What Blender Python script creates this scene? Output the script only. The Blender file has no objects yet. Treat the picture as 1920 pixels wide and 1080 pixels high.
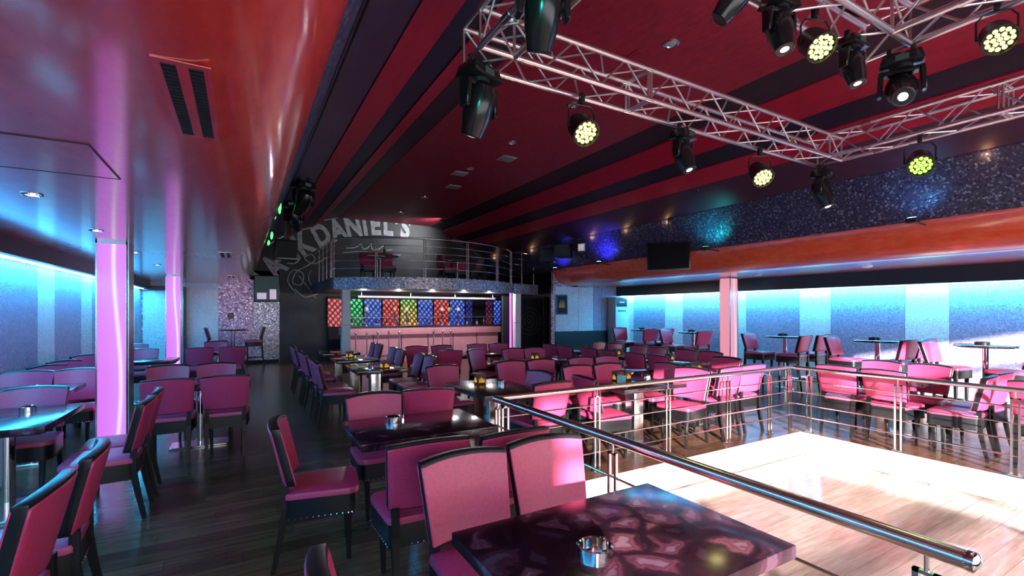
import bpy, bmesh, math, random
from mathutils import Vector, Matrix, Quaternion
random.seed(7)
S = bpy.context.scene
COL = S.collection
R = math.radians

# ------------------------------------------------------------------ camera, world, sun, exposure
cam_d = bpy.data.cameras.new('camera'); cam = bpy.data.objects.new('camera', cam_d); COL.objects.link(cam)
cam.location = (0, 0, 1.62)
cam.rotation_euler = (R(90), 0, -math.atan2(508, 879))
cam_d.sensor_width = 36; cam_d.lens = 879/1920*36
cam_d.shift_y = 44/1920
cam_d.clip_start = .05
S.camera = cam

w = bpy.data.worlds.new('daylight'); S.world = w; w.use_nodes = True
bg = w.node_tree.nodes['Background']; bg.inputs[0].default_value = (.93, .95, 1, 1); bg.inputs[1].default_value = 4.2

sun_d = bpy.data.lights.new('sun', 'SUN'); sun = bpy.data.objects.new('sun', sun_d); COL.objects.link(sun)
sun_d.energy = 32; sun_d.angle = R(1.2); sun_d.color = (1, .93, .86)
sun.rotation_euler = (R(90-12), 0, R(-30))      # low afternoon sun from behind, through the long window
S.cycles.max_bounces = 6; S.cycles.diffuse_bounces = 3; S.cycles.glossy_bounces = 3; S.cycles.transmission_bounces = 2
S.view_settings.view_transform = 'Standard'; S.view_settings.look = 'None'
S.view_settings.exposure = 0.0; S.view_settings.gamma = 1.0; S.view_settings.use_curve_mapping = False

def area(name, loc, rot, sx, sy, power, color, spread=180):
    l = bpy.data.lights.new(name, 'AREA'); l.shape = 'RECTANGLE'; l.size = sx; l.size_y = sy
    l.energy = power; l.color = color; l.spread = R(spread)
    o = bpy.data.objects.new(name, l); COL.objects.link(o); o.location = loc; o.rotation_euler = rot
    return o
# daylight portal in the opening of the long window behind the camera
p_ = area('window_portal', (3.62, -3.02, 1.50), (R(90), 0, 0), 10.35, 2.4, 1, (1, 1, 1)); p_.rotation_euler = (R(90), 0, 0)
p_.data.cycles.is_portal = True
# LED strips behind the valances of the two side walls (wash down the wall)
area('led_strip_light', (-2.30, 6.85, 2.23), (0, R(4), 0), .05, 19.4, 580, (.025, .48, .92))
area('led_strip_light', (11.36, 5.0, 2.12), (0, R(-14), 0), .05, 14.5, 720, (.045, .52, .95))

# ------------------------------------------------------------------ materials
M = {}
def nt(name):
    m = bpy.data.materials.new(name); m.use_nodes = True
    t = m.node_tree; b = t.nodes['Principled BSDF']; M[name] = m
    return m, t, b
def N(t, kind, **kw):
    n = t.nodes.new(kind)
    for k, v in kw.items():
        if k in n.inputs: n.inputs[k].default_value = v
        else: setattr(n, k, v)
    return n
def ramp(t, fac, stops, interp='LINEAR'):
    r = t.nodes.new('ShaderNodeValToRGB'); t.links.new(fac, r.inputs[0]); r.color_ramp.interpolation = interp
    e = r.color_ramp.elements
    while len(e) < len(stops): e.new(.5)
    for i, (p, c) in enumerate(stops): e[i].position = p; e[i].color = (*c, 1)
    return r.outputs[0]
def coords(t, kind='Object', scale=(1, 1, 1)):
    c = t.nodes.new('ShaderNodeTexCoord'); mp = t.nodes.new('ShaderNodeMapping')
    t.links.new(c.outputs[kind], mp.inputs[0]); mp.inputs['Scale'].default_value = scale
    return mp.outputs[0]
def bump(t, b, h, strength=.2, dist=.01):
    n = t.nodes.new('ShaderNodeBump'); n.inputs['Strength'].default_value = strength; n.inputs['Distance'].default_value = dist
    t.links.new(h, n.inputs['Height']); t.links.new(n.outputs[0], b.inputs['Normal'])
def plain(name, col, rough=.5, metal=0, coat=0, spec=None, noise=0, bumps=0, scale=40):
    m, t, b = nt(name)
    b.inputs['Base Color'].default_value = (*col, 1); b.inputs['Roughness'].default_value = rough
    b.inputs['Metallic'].default_value = metal; b.inputs['Coat Weight'].default_value = coat
    b.inputs['Coat Roughness'].default_value = .08
    if spec is not None: b.inputs['Specular IOR Level'].default_value = spec
    if noise or bumps:
        n = N(t, 'ShaderNodeTexNoise', Scale=scale, Detail=4.0); t.links.new(coords(t), n.inputs[0])
        if noise:
            lo = tuple(max(0, c*(1-noise)) for c in col); hi = tuple(min(1, c*(1+noise)) for c in col)
            t.links.new(ramp(t, n.outputs[0], [(.3, lo), (.7, hi)]), b.inputs['Base Color'])
        if bumps: bump(t, b, n.outputs[0], bumps, .005)
    return m
def emit(name, col, strength):
    m, t, b = nt(name); b.inputs['Base Color'].default_value = (*[c*.5 for c in col], 1)
    b.inputs['Emission Color'].default_value = (*col, 1); b.inputs['Emission Strength'].default_value = strength
    return m
plain('leather_pink', (.56, .048, .140), .36, noise=.10, bumps=.12, scale=60)
plain('leather_black', (.008, .008, .010), .32, spec=.4, bumps=.1, scale=80)
plain('wood_black', (.008, .007, .008), .42, spec=.3)
plain('chrome', (.80, .80, .82), .08, 1)
plain('steel', (.74, .73, .72), .20, 1, bumps=.03, scale=15)
plain('aluminium', (.80, .72, .76), .34, 1)
plain('black_metal', (.014, .014, .016), .35)
plain('black_plastic', (.010, .010, .012), .22)
plain('card_turquoise', (.05, .45, .62), .3)
plain('screen_off', (.004, .004, .005), .18, spec=.25)
plain('black_matte', (.008, .008, .009), .7)
plain('table_gloss', (.022, .010, .014), .06, coat=.6)
plain('table_brown', (.060, .030, .024), .22, noise=.3, scale=6)
plain('white_paint', (.80, .78, .76), .45)
plain('cream_stone', (.82, .77, .72), .4, noise=.06, scale=5)
plain('bar_front', (.78, .34, .38), .42, noise=.08, scale=3)
plain('dark_grey', (.035, .034, .038), .55, noise=.3, scale=2)
plain('mural_print', (.42, .42, .44), .55, noise=.35, scale=9)
plain('grey_plastic', (.42, .44, .47), .35)
plain('glass_dark', (.02, .05, .03), .05, coat=.5)
plain('glass_clear', (.35, .38, .40), .05, coat=.5)
plain('glass_brown', (.10, .035, .012), .06, coat=.5)
plain('cardboard', (.10, .045, .018), .5, noise=.3, scale=30)
plain('gold_print', (.85, .48, .08), .35)
plain('dado_black', (.012, .012, .013), .4)
emit('led_cyan', (.35, .85, 1.0), 6.0)
emit('led_white', (1, .96, .9), 9.0)
emit('lamp_warm', (1, .55, .2), 26.0)
emit('lamp_small', (1, .9, .75), 8.0)
emit('led_yellow', (.95, .85, .16), 5.0)
emit('led_green', (.25, .95, .06), 5.0)
emit('lens_white', (1, .95, .82), 6.0)
emit('lens_blue', (.25, .55, 1.0), 14.0)
emit('lens_dim', (.55, .5, .45), .6)
emit('laser_green', (.08, .9, .15), 3.0)
emit('neon_magenta', (.85, .12, .9), 2.2)
emit('candle_glow', (1.0, .45, .05), .8)
emit('tv_picture', (.50, .42, .55), .9)
emit('tv_dark', (.020, .035, .035), .8)
emit('display_amber', (1, .8, .2), 1.2)
emit('sign_red', (.12, .02, .03), .2)

for k_ in ('led_cyan','led_white','lamp_warm','lamp_small','led_yellow','led_green','lens_white','lens_blue','lens_dim','laser_green','candle_glow','tv_picture','tv_dark','display_amber','sign_red'):
    M[k_].cycles.emission_sampling = 'NONE'
def m_light_column(name, col, strength):            # acrylic column lit from inside, a brighter tube shows through
    m, t, b = nt(name)
    c = coords(t, 'Object')
    sx = N(t, 'ShaderNodeSeparateXYZ'); t.links.new(c, sx.inputs[0])
    wv = N(t, 'ShaderNodeMath', operation='SINE'); mu = N(t, 'ShaderNodeMath', operation='MULTIPLY'); mu.inputs[1].default_value = 2.1
    t.links.new(sx.outputs[2], mu.inputs[0]); t.links.new(mu.outputs[0], wv.inputs[0])
    sc = N(t, 'ShaderNodeMath', operation='MULTIPLY_ADD'); sc.inputs[1].default_value = .035; sc.inputs[2].default_value = .05
    t.links.new(wv.outputs[0], sc.inputs[0])
    df = N(t, 'ShaderNodeMath', operation='SUBTRACT'); t.links.new(sx.outputs[0], df.inputs[0]); t.links.new(sc.outputs[0], df.inputs[1])
    ab = N(t, 'ShaderNodeMath', operation='ABSOLUTE'); t.links.new(df.outputs[0], ab.inputs[0])
    k = ramp(t, ab.outputs[0], [(0.0, (1.0, .80, 1.0)), (.03, (col[0]*1.0, col[1]*1.35, col[2])), (.16, col)])
    t.links.new(k, b.inputs['Emission Color']); b.inputs['Emission Strength'].default_value = strength
    b.inputs['Base Color'].default_value = (.12, .06, .12, 1); b.inputs['Roughness'].default_value = .2
    return m
m_light_column('column_pink', (.74, .19, .95), 1.0)
m_light_column('column_rose', (.95, .36, .45), .85)

def m_agate():
    m, t, b = nt('agate')
    c = coords(t, 'Object', (1, 1, 1))
    nz = N(t, 'ShaderNodeTexNoise', Scale=5.0, Detail=3.0); t.links.new(c, nz.inputs[0])
    mx = N(t, 'ShaderNodeMixRGB', blend_type='ADD'); mx.inputs[0].default_value = .22
    t.links.new(c, mx.inputs[1]); t.links.new(nz.outputs[1], mx.inputs[2])
    v = N(t, 'ShaderNodeTexVoronoi', Scale=7.0, voronoi_dimensions='2D'); t.links.new(mx.outputs[0], v.inputs[0])
    ve = N(t, 'ShaderNodeTexVoronoi', Scale=7.0, feature='DISTANCE_TO_EDGE', voronoi_dimensions='2D'); t.links.new(mx.outputs[0], ve.inputs[0])
    n2 = N(t, 'ShaderNodeTexNoise', Scale=14.0, Detail=6.0, Distortion=.6); t.links.new(c, n2.inputs[0])
    ma = N(t, 'ShaderNodeMath', operation='MULTIPLY_ADD'); ma.inputs[1].default_value = .42; t.links.new(n2.outputs[0], ma.inputs[0]); t.links.new(ve.outputs['Distance'], ma.inputs[2])
    band = ramp(t, ma.outputs[0], [(.14, (.020, .007, .013)), (.21, (.19, .075, .10)), (.25, (.060, .015, .028)), (.32, (.12, .032, .052)), (.40, (.20, .065, .090)), (.48, (.12, .040, .065)), (.60, (.27, .15, .19))])
    cv = N(t, 'ShaderNodeSeparateColor'); t.links.new(v.outputs['Color'], cv.inputs[0])
    dim = ramp(t, cv.outputs[0], [(.10, (.08, .06, .09)), (.42, (.22, .17, .24)), (.64, (.55, .48, .58)), (.95, (.85, .80, .80))])
    mm = N(t, 'ShaderNodeMixRGB', blend_type='MULTIPLY'); mm.inputs[0].default_value = 1
    t.links.new(band, mm.inputs[1]); t.links.new(dim, mm.inputs[2])
    edge = ramp(t, ve.outputs['Distance'], [(.03, (0, 0, 0)), (.20, (1, 1, 1))])
    mk = N(t, 'ShaderNodeMixRGB'); t.links.new(edge, mk.inputs[0]); mk.inputs[1].default_value = (.016, .007, .013, 1); t.links.new(mm.outputs[0], mk.inputs[2])
    t.links.new(mk.outputs[0], b.inputs['Base Color'])
    b.inputs['Roughness'].default_value = .16; b.inputs['Specular IOR Level'].default_value = .35
m_agate()

def m_wood(name, dark, light, rough, vary=1.0):
    m, t, b = nt(name)
    g = t.nodes.new('ShaderNodeNewGeometry'); mp = t.nodes.new('ShaderNodeMapping'); t.links.new(g.outputs['Position'], mp.inputs[0])
    mp.inputs['Scale'].default_value = (2.2, 26, 10)
    n = N(t, 'ShaderNodeTexNoise', Scale=1.0, Detail=6.0, Roughness=.65); t.links.new(mp.outputs[0], n.inputs[0])
    oi = t.nodes.new('ShaderNodeObjectInfo')
    k = ramp(t, n.outputs[0], [(.30, dark), (.70, light)])
    v = ramp(t, oi.outputs['Random'], [(0, (1-.38*vary, 1-.40*vary, 1-.40*vary)), (1, (1+.25*vary, 1+.2*vary, 1+.15*vary))])
    mm = N(t, 'ShaderNodeMixRGB', blend_type='MULTIPLY'); mm.inputs[0].default_value = 1
    t.links.new(k, mm.inputs[1]); t.links.new(v, mm.inputs[2]); t.links.new(mm.outputs[0], b.inputs['Base Color'])
    b.inputs['Roughness'].default_value = rough; bump(t, b, n.outputs[0], .12, .004)
m_wood('floor_wood', (.060, .028, .018), (.170, .082, .048), .24)
m_wood('pit_wood_sunlit', (.34, .22, .19), (.56, .42, .38), .13, .25)  # lighter copy of the floor wood, with the sun glare put into its colour

def m_textured(name, a, c2, rough, coat, scale, bs, metal=0):
    m, t, b = nt(name)
    c = coords(t, 'Object', (1, .35, 1))
    n = N(t, 'ShaderNodeTexNoise', Scale=scale, Detail=6.0, Roughness=.7); t.links.new(c, n.inputs[0])
    t.links.new(ramp(t, n.outputs[0], [(.35, a), (.65, c2)]), b.inputs['Base Color'])
    b.inputs['Roughness'].default_value = rough; b.inputs['Coat Weight'].default_value = coat; b.inputs['Coat Roughness'].default_value = .14
    b.inputs['Metallic'].default_value = metal
    bump(t, b, n.outputs[0], bs, .004)
m_textured('ceiling_lacquer', (.64, .026, .030), (.80, .062, .046), .45, 1.0, 14, .05)
M['ceiling_lacquer'].node_tree.nodes['Principled BSDF'].inputs['Coat IOR'].default_value = 2.7
M['ceiling_lacquer'].node_tree.nodes['Principled BSDF'].inputs['Coat Roughness'].default_value = .13
m_textured('ceiling_lacquer_daylit', (.80, .080, .034), (.90, .150, .060), .36, .7, 14, .05)  # brighter copy of the left lacquer, daylight painted into the base colour
M['ceiling_lacquer_daylit'].node_tree.nodes['Principled BSDF'].inputs['Coat IOR'].default_value = 1.7
m_textured('ceiling_crimson', (.22, .006, .028), (.36, .014, .046), .55, 0, 16, .25)
m_textured('band_red', (.32, .003, .032), (.42, .006, .045), .55, 0, 10, .1)
m_textured('band_dark', (.020, .008, .018), (.032, .012, .026), .5, 0, 10, .1)
m_textured('band_navy', (.010, .006, .022), (.018, .010, .036), .5, 0, 10, .1)
m_textured('band_plum', (.045, .016, .042), (.062, .022, .058), .5, 0, 10, .1)

def m_glitter(name, base, spec_hi, spec_lo, scale=120, rough=.28, metal=.3):
    m, t, b = nt(name)
    g = t.nodes.new('ShaderNodeNewGeometry')
    v = N(t, 'ShaderNodeTexVoronoi', Scale=float(scale)); t.links.new(g.outputs['Position'], v.inputs[0])
    cv = N(t, 'ShaderNodeSeparateColor'); t.links.new(v.outputs['Color'], cv.inputs[0])
    k = ramp(t, cv.outputs[0], [(0, spec_lo), (.26, base), (.80, base), (1, spec_hi)])
    t.links.new(k, b.inputs['Base Color'])
    rr = ramp(t, cv.outputs[1], [(0, (rough*.5,)*3), (1, (rough*1.7,)*3)]); t.links.new(rr, b.inputs['Roughness'])
    b.inputs['Metallic'].default_value = metal
    bump(t, b, cv.outputs[2], .35, .003)
m_glitter('glitter_light', (.66, .70, .76), (.92, .95, 1), (.42, .45, .52), 55, .30, .1)
m_glitter('glitter_violet', (.31, .29, .44), (.50, .50, .66), (.18, .15, .26), 55, .34, .1)
m_glitter('glitter_silver', (.40, .36, .44), (1, .97, 1), (.03, .03, .05), 34, .28, .35)
m_glitter('glitter_rose', (.42, .24, .40), (.95, .8, .9), (.05, .02, .05), 34, .28, .35)
m_glitter('glitter_night', (.040, .034, .090), (.20, .25, .34), (.012, .010, .03), 42, .5, .1)

def m_backlit(name, c1, c2):
    m, t, b = nt(name)
    c = coords(t, 'Object')
    mp = N(t, 'ShaderNodeMapping'); t.links.new(c, mp.inputs[0]); mp.inputs['Rotation'].default_value = (0, R(40), 0)
    ck = N(t, 'ShaderNodeTexWave', Scale=2.6, Distortion=1.0); ck.bands_direction = 'X'; t.links.new(mp.outputs[0], ck.inputs[0])
    mp2 = N(t, 'ShaderNodeMapping'); t.links.new(c, mp2.inputs[0]); mp2.inputs['Rotation'].default_value = (0, R(-40), 0)
    ck2 = N(t, 'ShaderNodeTexWave', Scale=2.2, Distortion=1.0); t.links.new(mp2.outputs[0], ck2.inputs[0])
    mu = N(t, 'ShaderNodeMath', operation='MULTIPLY'); t.links.new(ck.outputs[1], mu.inputs[0]); t.links.new(ck2.outputs[1], mu.inputs[1])
    sx = N(t, 'ShaderNodeSeparateXYZ'); t.links.new(c, sx.inputs[0])
    zz = ramp(t, sx.outputs[2], [(0, c1), (.85, c2)])
    kk = ramp(t, mu.outputs[0], [(.10, (.04, .04, .05)), (.40, (1, 1, 1))])
    mm = N(t, 'ShaderNodeMixRGB', blend_type='MULTIPLY'); mm.inputs[0].default_value = 1; t.links.new(zz, mm.inputs[1]); t.links.new(kk, mm.inputs[2])
    t.links.new(mm.outputs[0], b.inputs['Emission Color']); b.inputs['Emission Strength'].default_value = 1.3
    b.inputs['Base Color'].default_value = (.05, .05, .05, 1)
BL = {'green': ((.01, .22, .06), (.05, .85, .25)), 'blue': ((.03, .08, .70), (.10, .22, .95)), 'red': ((.75, .02, .02), (.9, .10, .10)),
      'amber': ((.95, .40, .04), (.25, .60, .08)), 'navy': ((.01, .01, .20), (.02, .03, .30)), 'wine': ((.16, .01, .03), (.10, .01, .10))}
for k, v in BL.items(): m_backlit('backlit_'+k, *v)

# ------------------------------------------------------------------ mesh helpers
class B:
    def __init__(s): s.v = []; s.f = []
    def add(s, vs, fs):
        o = len(s.v); s.v += [tuple(v) for v in vs]; s.f += [tuple(i+o for i in f) for f in fs]; return s
    def box(s, x0, x1, y0, y1, z0, z1):
        return s.add([(x0,y0,z0),(x1,y0,z0),(x1,y1,z0),(x0,y1,z0),(x0,y0,z1),(x1,y0,z1),(x1,y1,z1),(x0,y1,z1)],
                     [(0,3,2,1),(4,5,6,7),(0,1,5,4),(1,2,6,5),(2,3,7,6),(3,0,4,7)])
    def prism(s, pts, z0, z1):                       # convex-ish outline, ccw seen from above
        n = len(pts)
        return s.add([(x,y,z0) for x,y in pts]+[(x,y,z1) for x,y in pts],
                     [tuple(range(n-1,-1,-1)), tuple(range(n,2*n))]+[(i,(i+1)%n,n+(i+1)%n,n+i) for i in range(n)])
    def frustum(s, p, q, n=4):                       # two outlines of the same length in 3D
        k = len(p)
        return s.add(list(p)+list(q), [tuple(range(k-1,-1,-1)), tuple(range(k,2*k))]+[(i,(i+1)%k,k+(i+1)%k,k+i) for i in range(k)])
    def tube(s, path, r, n=10, closed=False):
        path = [Vector(p) for p in path]; m = len(path); rs = r if isinstance(r, (list, tuple)) else [r]*m
        vs = []; up = None
        for i, p in enumerate(path):
            a = path[(i-1) % m] if (closed or i > 0) else p; b_ = path[(i+1) % m] if (closed or i < m-1) else p
            d = (b_-a).normalized()
            if up is None: up = Vector((0,0,1)) if abs(d.z) < .9 else Vector((1,0,0))
            sd = d.cross(up).normalized(); up = sd.cross(d).normalized()
            for k in range(n):
                t = 2*math.pi*k/n; vs.append(p+rs[i]*(math.cos(t)*sd+math.sin(t)*up))
        fs = []
        for i in range(m if closed else m-1):
            for k in range(n):
                a = i*n+k; b_ = i*n+(k+1) % n; c = ((i+1) % m)*n+(k+1) % n; d = ((i+1) % m)*n+k
                fs.append((a, d, c, b_))
        if not closed: fs += [tuple(range(n)), tuple(range(m*n-1, (m-1)*n-1, -1))]
        return s.add(vs, fs)
    def lathe(s, prof, n=20, axis='Z', at=(0,0,0)):   # profile of (radius, height)
        vs = []; at = Vector(at)
        for r, h in prof:
            for k in range(n):
                t = 2*math.pi*k/n; x, y = r*math.cos(t), r*math.sin(t)
                vs.append(at+Vector({'Z': (x,y,h), 'Y': (x,h,-y), 'X': (h,x,y)}[axis]))
        m = len(prof)
        fs = [(i*n+k, i*n+(k+1)%n, (i+1)*n+(k+1)%n, (i+1)*n+k) for i in range(m-1) for k in range(n)]
        fs += [tuple(range(n-1,-1,-1)), tuple(range((m-1)*n, m*n))]
        return s.add(vs, fs)
    def xf(s, mat, start=0):
        for i in range(start, len(s.v)): s.v[i] = tuple(mat @ Vector(s.v[i]))
        return s
    def mesh(s, name, mat, smooth=True, bevel=0, seg=2):
        me = bpy.data.meshes.new(name); me.from_pydata(s.v, [], s.f)
        bm = bmesh.new(); bm.from_mesh(me); bmesh.ops.recalc_face_normals(bm, faces=bm.faces)
        if bevel:
            es = [e for e in bm.edges if len(e.link_faces) == 2 and e.calc_face_angle(0) > .6]
            bmesh.ops.bevel(bm, geom=es, offset=bevel, segments=seg, affect='EDGES', profile=.6, clamp_overlap=True)
        bm.to_mesh(me); bm.free()
        if smooth:
            for p in me.polygons: p.use_smooth = True
            me.set_sharp_from_angle(angle=R(38))
        me.materials.append(M[mat]); return me
    def obj(s, name, mat, parent=None, loc=(0,0,0), rz=0, **kw):
        return put(name, s.mesh(name, mat, **kw), parent, loc, rz)
def put(name, me, parent=None, loc=(0,0,0), rz=0):
    o = bpy.data.objects.new(name, me); COL.objects.link(o); o.location = loc
    if rz: o.rotation_euler = (0,0,rz)
    if parent: o.parent = parent
    return o
def tag(o, label, cat, group=None, kind=None):
    o['label'] = label; o['category'] = cat
    if group: o['group'] = group
    if kind: o['kind'] = kind
    return o
def thing(name, label, cat, loc=(0,0,0), rz=0, group=None):
    o = bpy.data.objects.new(name, None); COL.objects.link(o); o.location = loc; o.rotation_euler = (0,0,rz); o.empty_display_size = .1
    return tag(o, label, cat, group)
def struct(o): o['kind'] = 'structure'; return o
def clone(root, loc, rz, label, group=None, parent=None):
    r = root.copy(); COL.objects.link(r); r.location = loc; r.rotation_euler = (0,0,rz)
    if parent is not None: r.parent = parent
    if label: r['label'] = label
    if group: r['group'] = group
    for ch in list(root.children):
        c = ch.copy(); COL.objects.link(c); c.parent = r
        for g in ch.children:
            d = g.copy(); COL.objects.link(d); d.parent = c
    return r
_rods = {}
def rod(name, p, q, r, mat, parent, n=10):            # a straight bar; alike bars share one unit mesh
    key = (round(r,4), mat, n)
    if key not in _rods: _rods[key] = B().tube([(0,0,0),(0,0,1)], r, n).mesh('rod', mat)
    p, q = Vector(p), Vector(q); d = q-p
    o = put(name, _rods[key], parent, p); o.rotation_mode = 'QUATERNION'
    o.rotation_quaternion = Vector((0,0,1)).rotation_difference(d); o.scale = (1,1,d.length)
    return o
def rrect(w, d, r, n=5, cx=0, cy=0):
    pts = []
    for sx, sy, a0 in ((1,1,0),(-1,1,90),(-1,-1,180),(1,-1,270)):
        for k in range(n+1):
            a = R(a0+90*k/n); pts.append((cx+sx*(w/2-r)+r*math.cos(a), cy+sy*(d/2-r)+r*math.sin(a)))
    return pts

# ------------------------------------------------------------------ the room
XL, XR, YN, YF, YR = -2.45, 11.5, -3.0, 16.7, 12.3
CX = 4.5                                              # axis of the vaulted ceiling
PX0, PX1, PY1, PZ = 1.98, 6.5, 3.50, -.23             # sunken dance floor
# floors: slab with a sunken rectangle, planks laid on it
fl = B()
fl.box(XL, PX0, YN, YF, -.5, -.008); fl.box(PX1, XR, YN, YF, -.5, -.008); fl.box(PX0, PX1, PY1, YF, -.5, -.008)
floor = struct(fl.obj('floor', 'floor_wood', smooth=False))
pit = struct(B().box(PX0, PX1, YN, PY1, -.5, PZ-.008).obj('floor_dance', 'pit_wood_sunlit', smooth=False))
for i, (x0,x1,y0,y1) in enumerate(((PX0-.02,PX1+.02,PY1-.03,PY1+.02),(PX1-.03,PX1+.02,YN,PY1-.03),(PX0-.02,PX0+.03,YN,PY1-.03))):
    struct(B().box(x0,x1,y0,y1,PZ,.006).obj('trim_%d' % (i+1), 'cream_stone', smooth=False, bevel=.004))
for i, (x0,x1,y0,y1) in enumerate(((PX0+.03,PX1-.03,PY1-.11,PY1-.03),(PX1-.11,PX1-.03,YN,PY1-.11))):
    struct(B().box(x0,x1,y0,y1,PZ,PZ+.05).obj('trim_%d' % (i+4), 'cream_stone', smooth=False, bevel=.006))
PL, PW = 1.2, .14
pk = B().box(.0015, PL-.0015, .0015, PW-.0015, -.008, 0).mesh('plank', 'floor_wood', smooth=False)
pk2 = B().box(.0015, PL-.0015, .0015, PW-.0015, -.008, 0).mesh('plank', 'pit_wood_sunlit', smooth=False)
rest = B(); restp = B()
def planks(x0, x1, y0, y1, z, me, parent, acc, near):
    rows = int((y1-y0)/PW)
    for j in range(rows):
        x = x0 + (-(j*.43) % PL) - PL; y = y0+j*PW
        while x < x1:
            a, b_ = max(x, x0), min(x+PL, x1)
            if b_-a > .05:
                full = abs(b_-a-PL) < 1e-6
                if full and near(x+PL/2, y): put('plank', me, parent, (x, y, z))
                else: acc.box(a+.0015, b_-.0015, y+.0015, y+PW-.0015, z-.008, z)
            x += PL
planks(XL, PX0, 0, YF, 0, pk, floor, rest, lambda x, y: -1.0 < x < 1.7 and 1.7 < y < 7.4)
planks(PX0, PX1, PY1+.02, YF, 0, pk, floor, rest, lambda x, y: y < 5.3)
planks(PX1+.02, XR, 0, YF, 0, pk, floor, rest, lambda x, y: x < 8 and 1.5 < y < 3.4)
planks(PX0+.03, PX1-.11, .0, PY1-.11, PZ, pk2, pit, restp, lambda x, y: y > .7)
o = rest.obj('planks', 'floor_wood', floor, smooth=False); o['kind'] = 'stuff'
o = restp.obj('planks', 'pit_wood_sunlit', pit, smooth=False); o['kind'] = 'stuff'

# walls
wl = struct(B().box(XL-.2, XL, YN, YF, -.3, 2.6).obj('wall_left', 'glitter_violet', smooth=False))
wr = struct(B().box(XR, XR+.2, YN, YR, -.3, 2.6).obj('wall_right', 'glitter_violet', smooth=False))
def wall_panels(parent, x0, x1, y0, period, lw, phase, ymax, z0, z1):
    y = phase
    while y < ymax:
        for a, b_, m in ((y, y+lw, 'glitter_light'), (y+lw, y+period, 'glitter_violet')):
            a, b_ = max(a, y0), min(b_, ymax)
            if b_-a > .05: B().box(x0, x1, a+.003, b_-.003, z0, z1).obj('wall_panel', m, parent, smooth=False)
        y += period
wall_panels(wl, XL, XL+.02, -2.95, 2.04, .68, -3.36, YF-.05, .02, 2.26)
wall_panels(wr, XR-.02, XR, -2.95, 2.04, .68, -4.66, YR-.02, .02, 2.14)
struct(B().box(XL+.0, XL+.22, YN, YF-.02, 2.26, 2.46).obj('trim_6', 'black_metal', smooth=False))
struct(B().box(XR-.22, XR, YN, YR-.02, 2.15, 2.46).obj('trim_7', 'black_metal', smooth=False))
for x, y0, y1, z in ((XL+.09, -2.8, 16.6, 2.252), (XR-.09, -2.5, 12.2, 2.142)):
    tag(B().box(x-.02, x+.02, y0, y1, z-.012, z+.007).obj('led_strip', 'led_cyan', smooth=False),
        'cyan LED strip under the valance of the left wall' if x < 0 else 'cyan LED strip under the valance of the right wall', 'light strip', 'wall wash strips')
# far wall: glitter bay on the left, mural in the middle, closing the vault
prof = [(4.72-.60*math.sin(R(90*k/12)), 2.95-.49*math.cos(R(90*k/12))) for k in range(13)]          # bullnose (offset from axis, z)
vault = [(4.12,2.95),(3.80,3.69),(3.26,4.07),(2.86,4.24),(2.48,4.39),(2.11,4.65),(1.58,4.80)]
wf = struct(B().box(XL, 1.06, YF, YF+.2, -.1, 2.9).obj('wall_far', 'glitter_silver', smooth=False))
for a, b_, m in ((-2.40,-1.42,'glitter_light'),(-1.40,-.60,'glitter_light'),(-.595,.34,'glitter_rose'),(.345,1.05,'glitter_silver')):
    B().box(a, b_, YF-.02, YF, .10, 2.62).obj('wall_panel', m, wf, smooth=False)
outline = [(CX-a, z) for a, z in vault] + [(CX+a, z) for a, z in reversed(vault)]
poly = [(1.06,-.1)] + [(1.06, 2.62), (CX-4.6, 2.62)] + outline + [(CX+4.9, 2.9), (CX+4.9,-.1)]
wm = B(); nP = len(poly)
wm.add([(x, YF, z) for x, z in poly]+[(x, YF+.2, z) for x, z in poly], [tuple(range(nP)), tuple(range(2*nP-1, nP-1, -1))]+[(i, (i+1)%nP, nP+(i+1)%nP, nP+i) for i in range(nP)])
wmur = struct(wm.obj('wall_back', 'dark_grey', smooth=False))
struct(B().box(XL+.0, 1.05, YF-.05, YF-.02, 0, .10).obj('baseboard_far', 'black_matte', smooth=False))
# mural: arched lettering and flourishes, printed flat on the far wall
def letter(ch, ang, size):
    c = bpy.data.curves.new('letter', 'FONT'); c.body = ch; c.size = size; c.extrude = .004; c.offset = .032; c.align_x = 'CENTER'
    c.materials.append(M['mural_print'])
    o = bpy.data.objects.new('letter', c); COL.objects.link(o); o.parent = wmur
    a = R(ang); r = 4.44
    o.location = (4.5+r*math.sin(a), YF-.006, -.07+r*math.cos(a)); o.rotation_euler = (R(90), a, 0)
    o.scale = (1.0, 1.40, 1)
for ch, a in zip("JACK", (-55.5, -49, -42.2, -35.4)): letter(ch, a, .70)
for ch, a in zip("DANIEL'S", (-27.3, -20.6, -14.2, -9.4, -5.0, .4, 4.0, 8.2)): letter(ch, a, .70)
def flourish(pts, r=.018):
    P = [Vector(p) for p in pts]; path = []
    for i in range(len(P)-1):
        p0, p1, p2, p3 = P[max(i-1,0)], P[i], P[i+1], P[min(i+2,len(P)-1)]
        for k in range(6):
            t = k/6; v = .5*((2*p1)+(-p0+p2)*t+(2*p0-5*p1+4*p2-p3)*t*t+(-p0+3*p1-3*p2+p3)*t**3); path.append((v.x, YF-.004, v.y))
    path.append((P[-1].x, YF-.004, P[-1].y))
    B().tube(path, r, 6).obj('flourish', 'mural_print', wmur)
flourish([(1.55,2.2),(1.30,2.6),(1.45,2.95),(1.75,2.85),(1.70,2.5),(1.45,2.55),(1.55,2.9),(1.95,3.15)])
flourish([(1.75,3.05),(2.1,3.3),(2.0,3.5),(1.8,3.35),(2.1,3.2),(2.5,3.45)])
flourish([(1.5,2.35),(1.8,2.1),(2.2,2.2)]); flourish([(1.62,2.8),(1.9,2.4),(2.15,2.05)], .014)
flourish([(2.0,3.0),(1.92,2.7),(2.1,2.4),(2.3,2.5)], .012)
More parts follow.
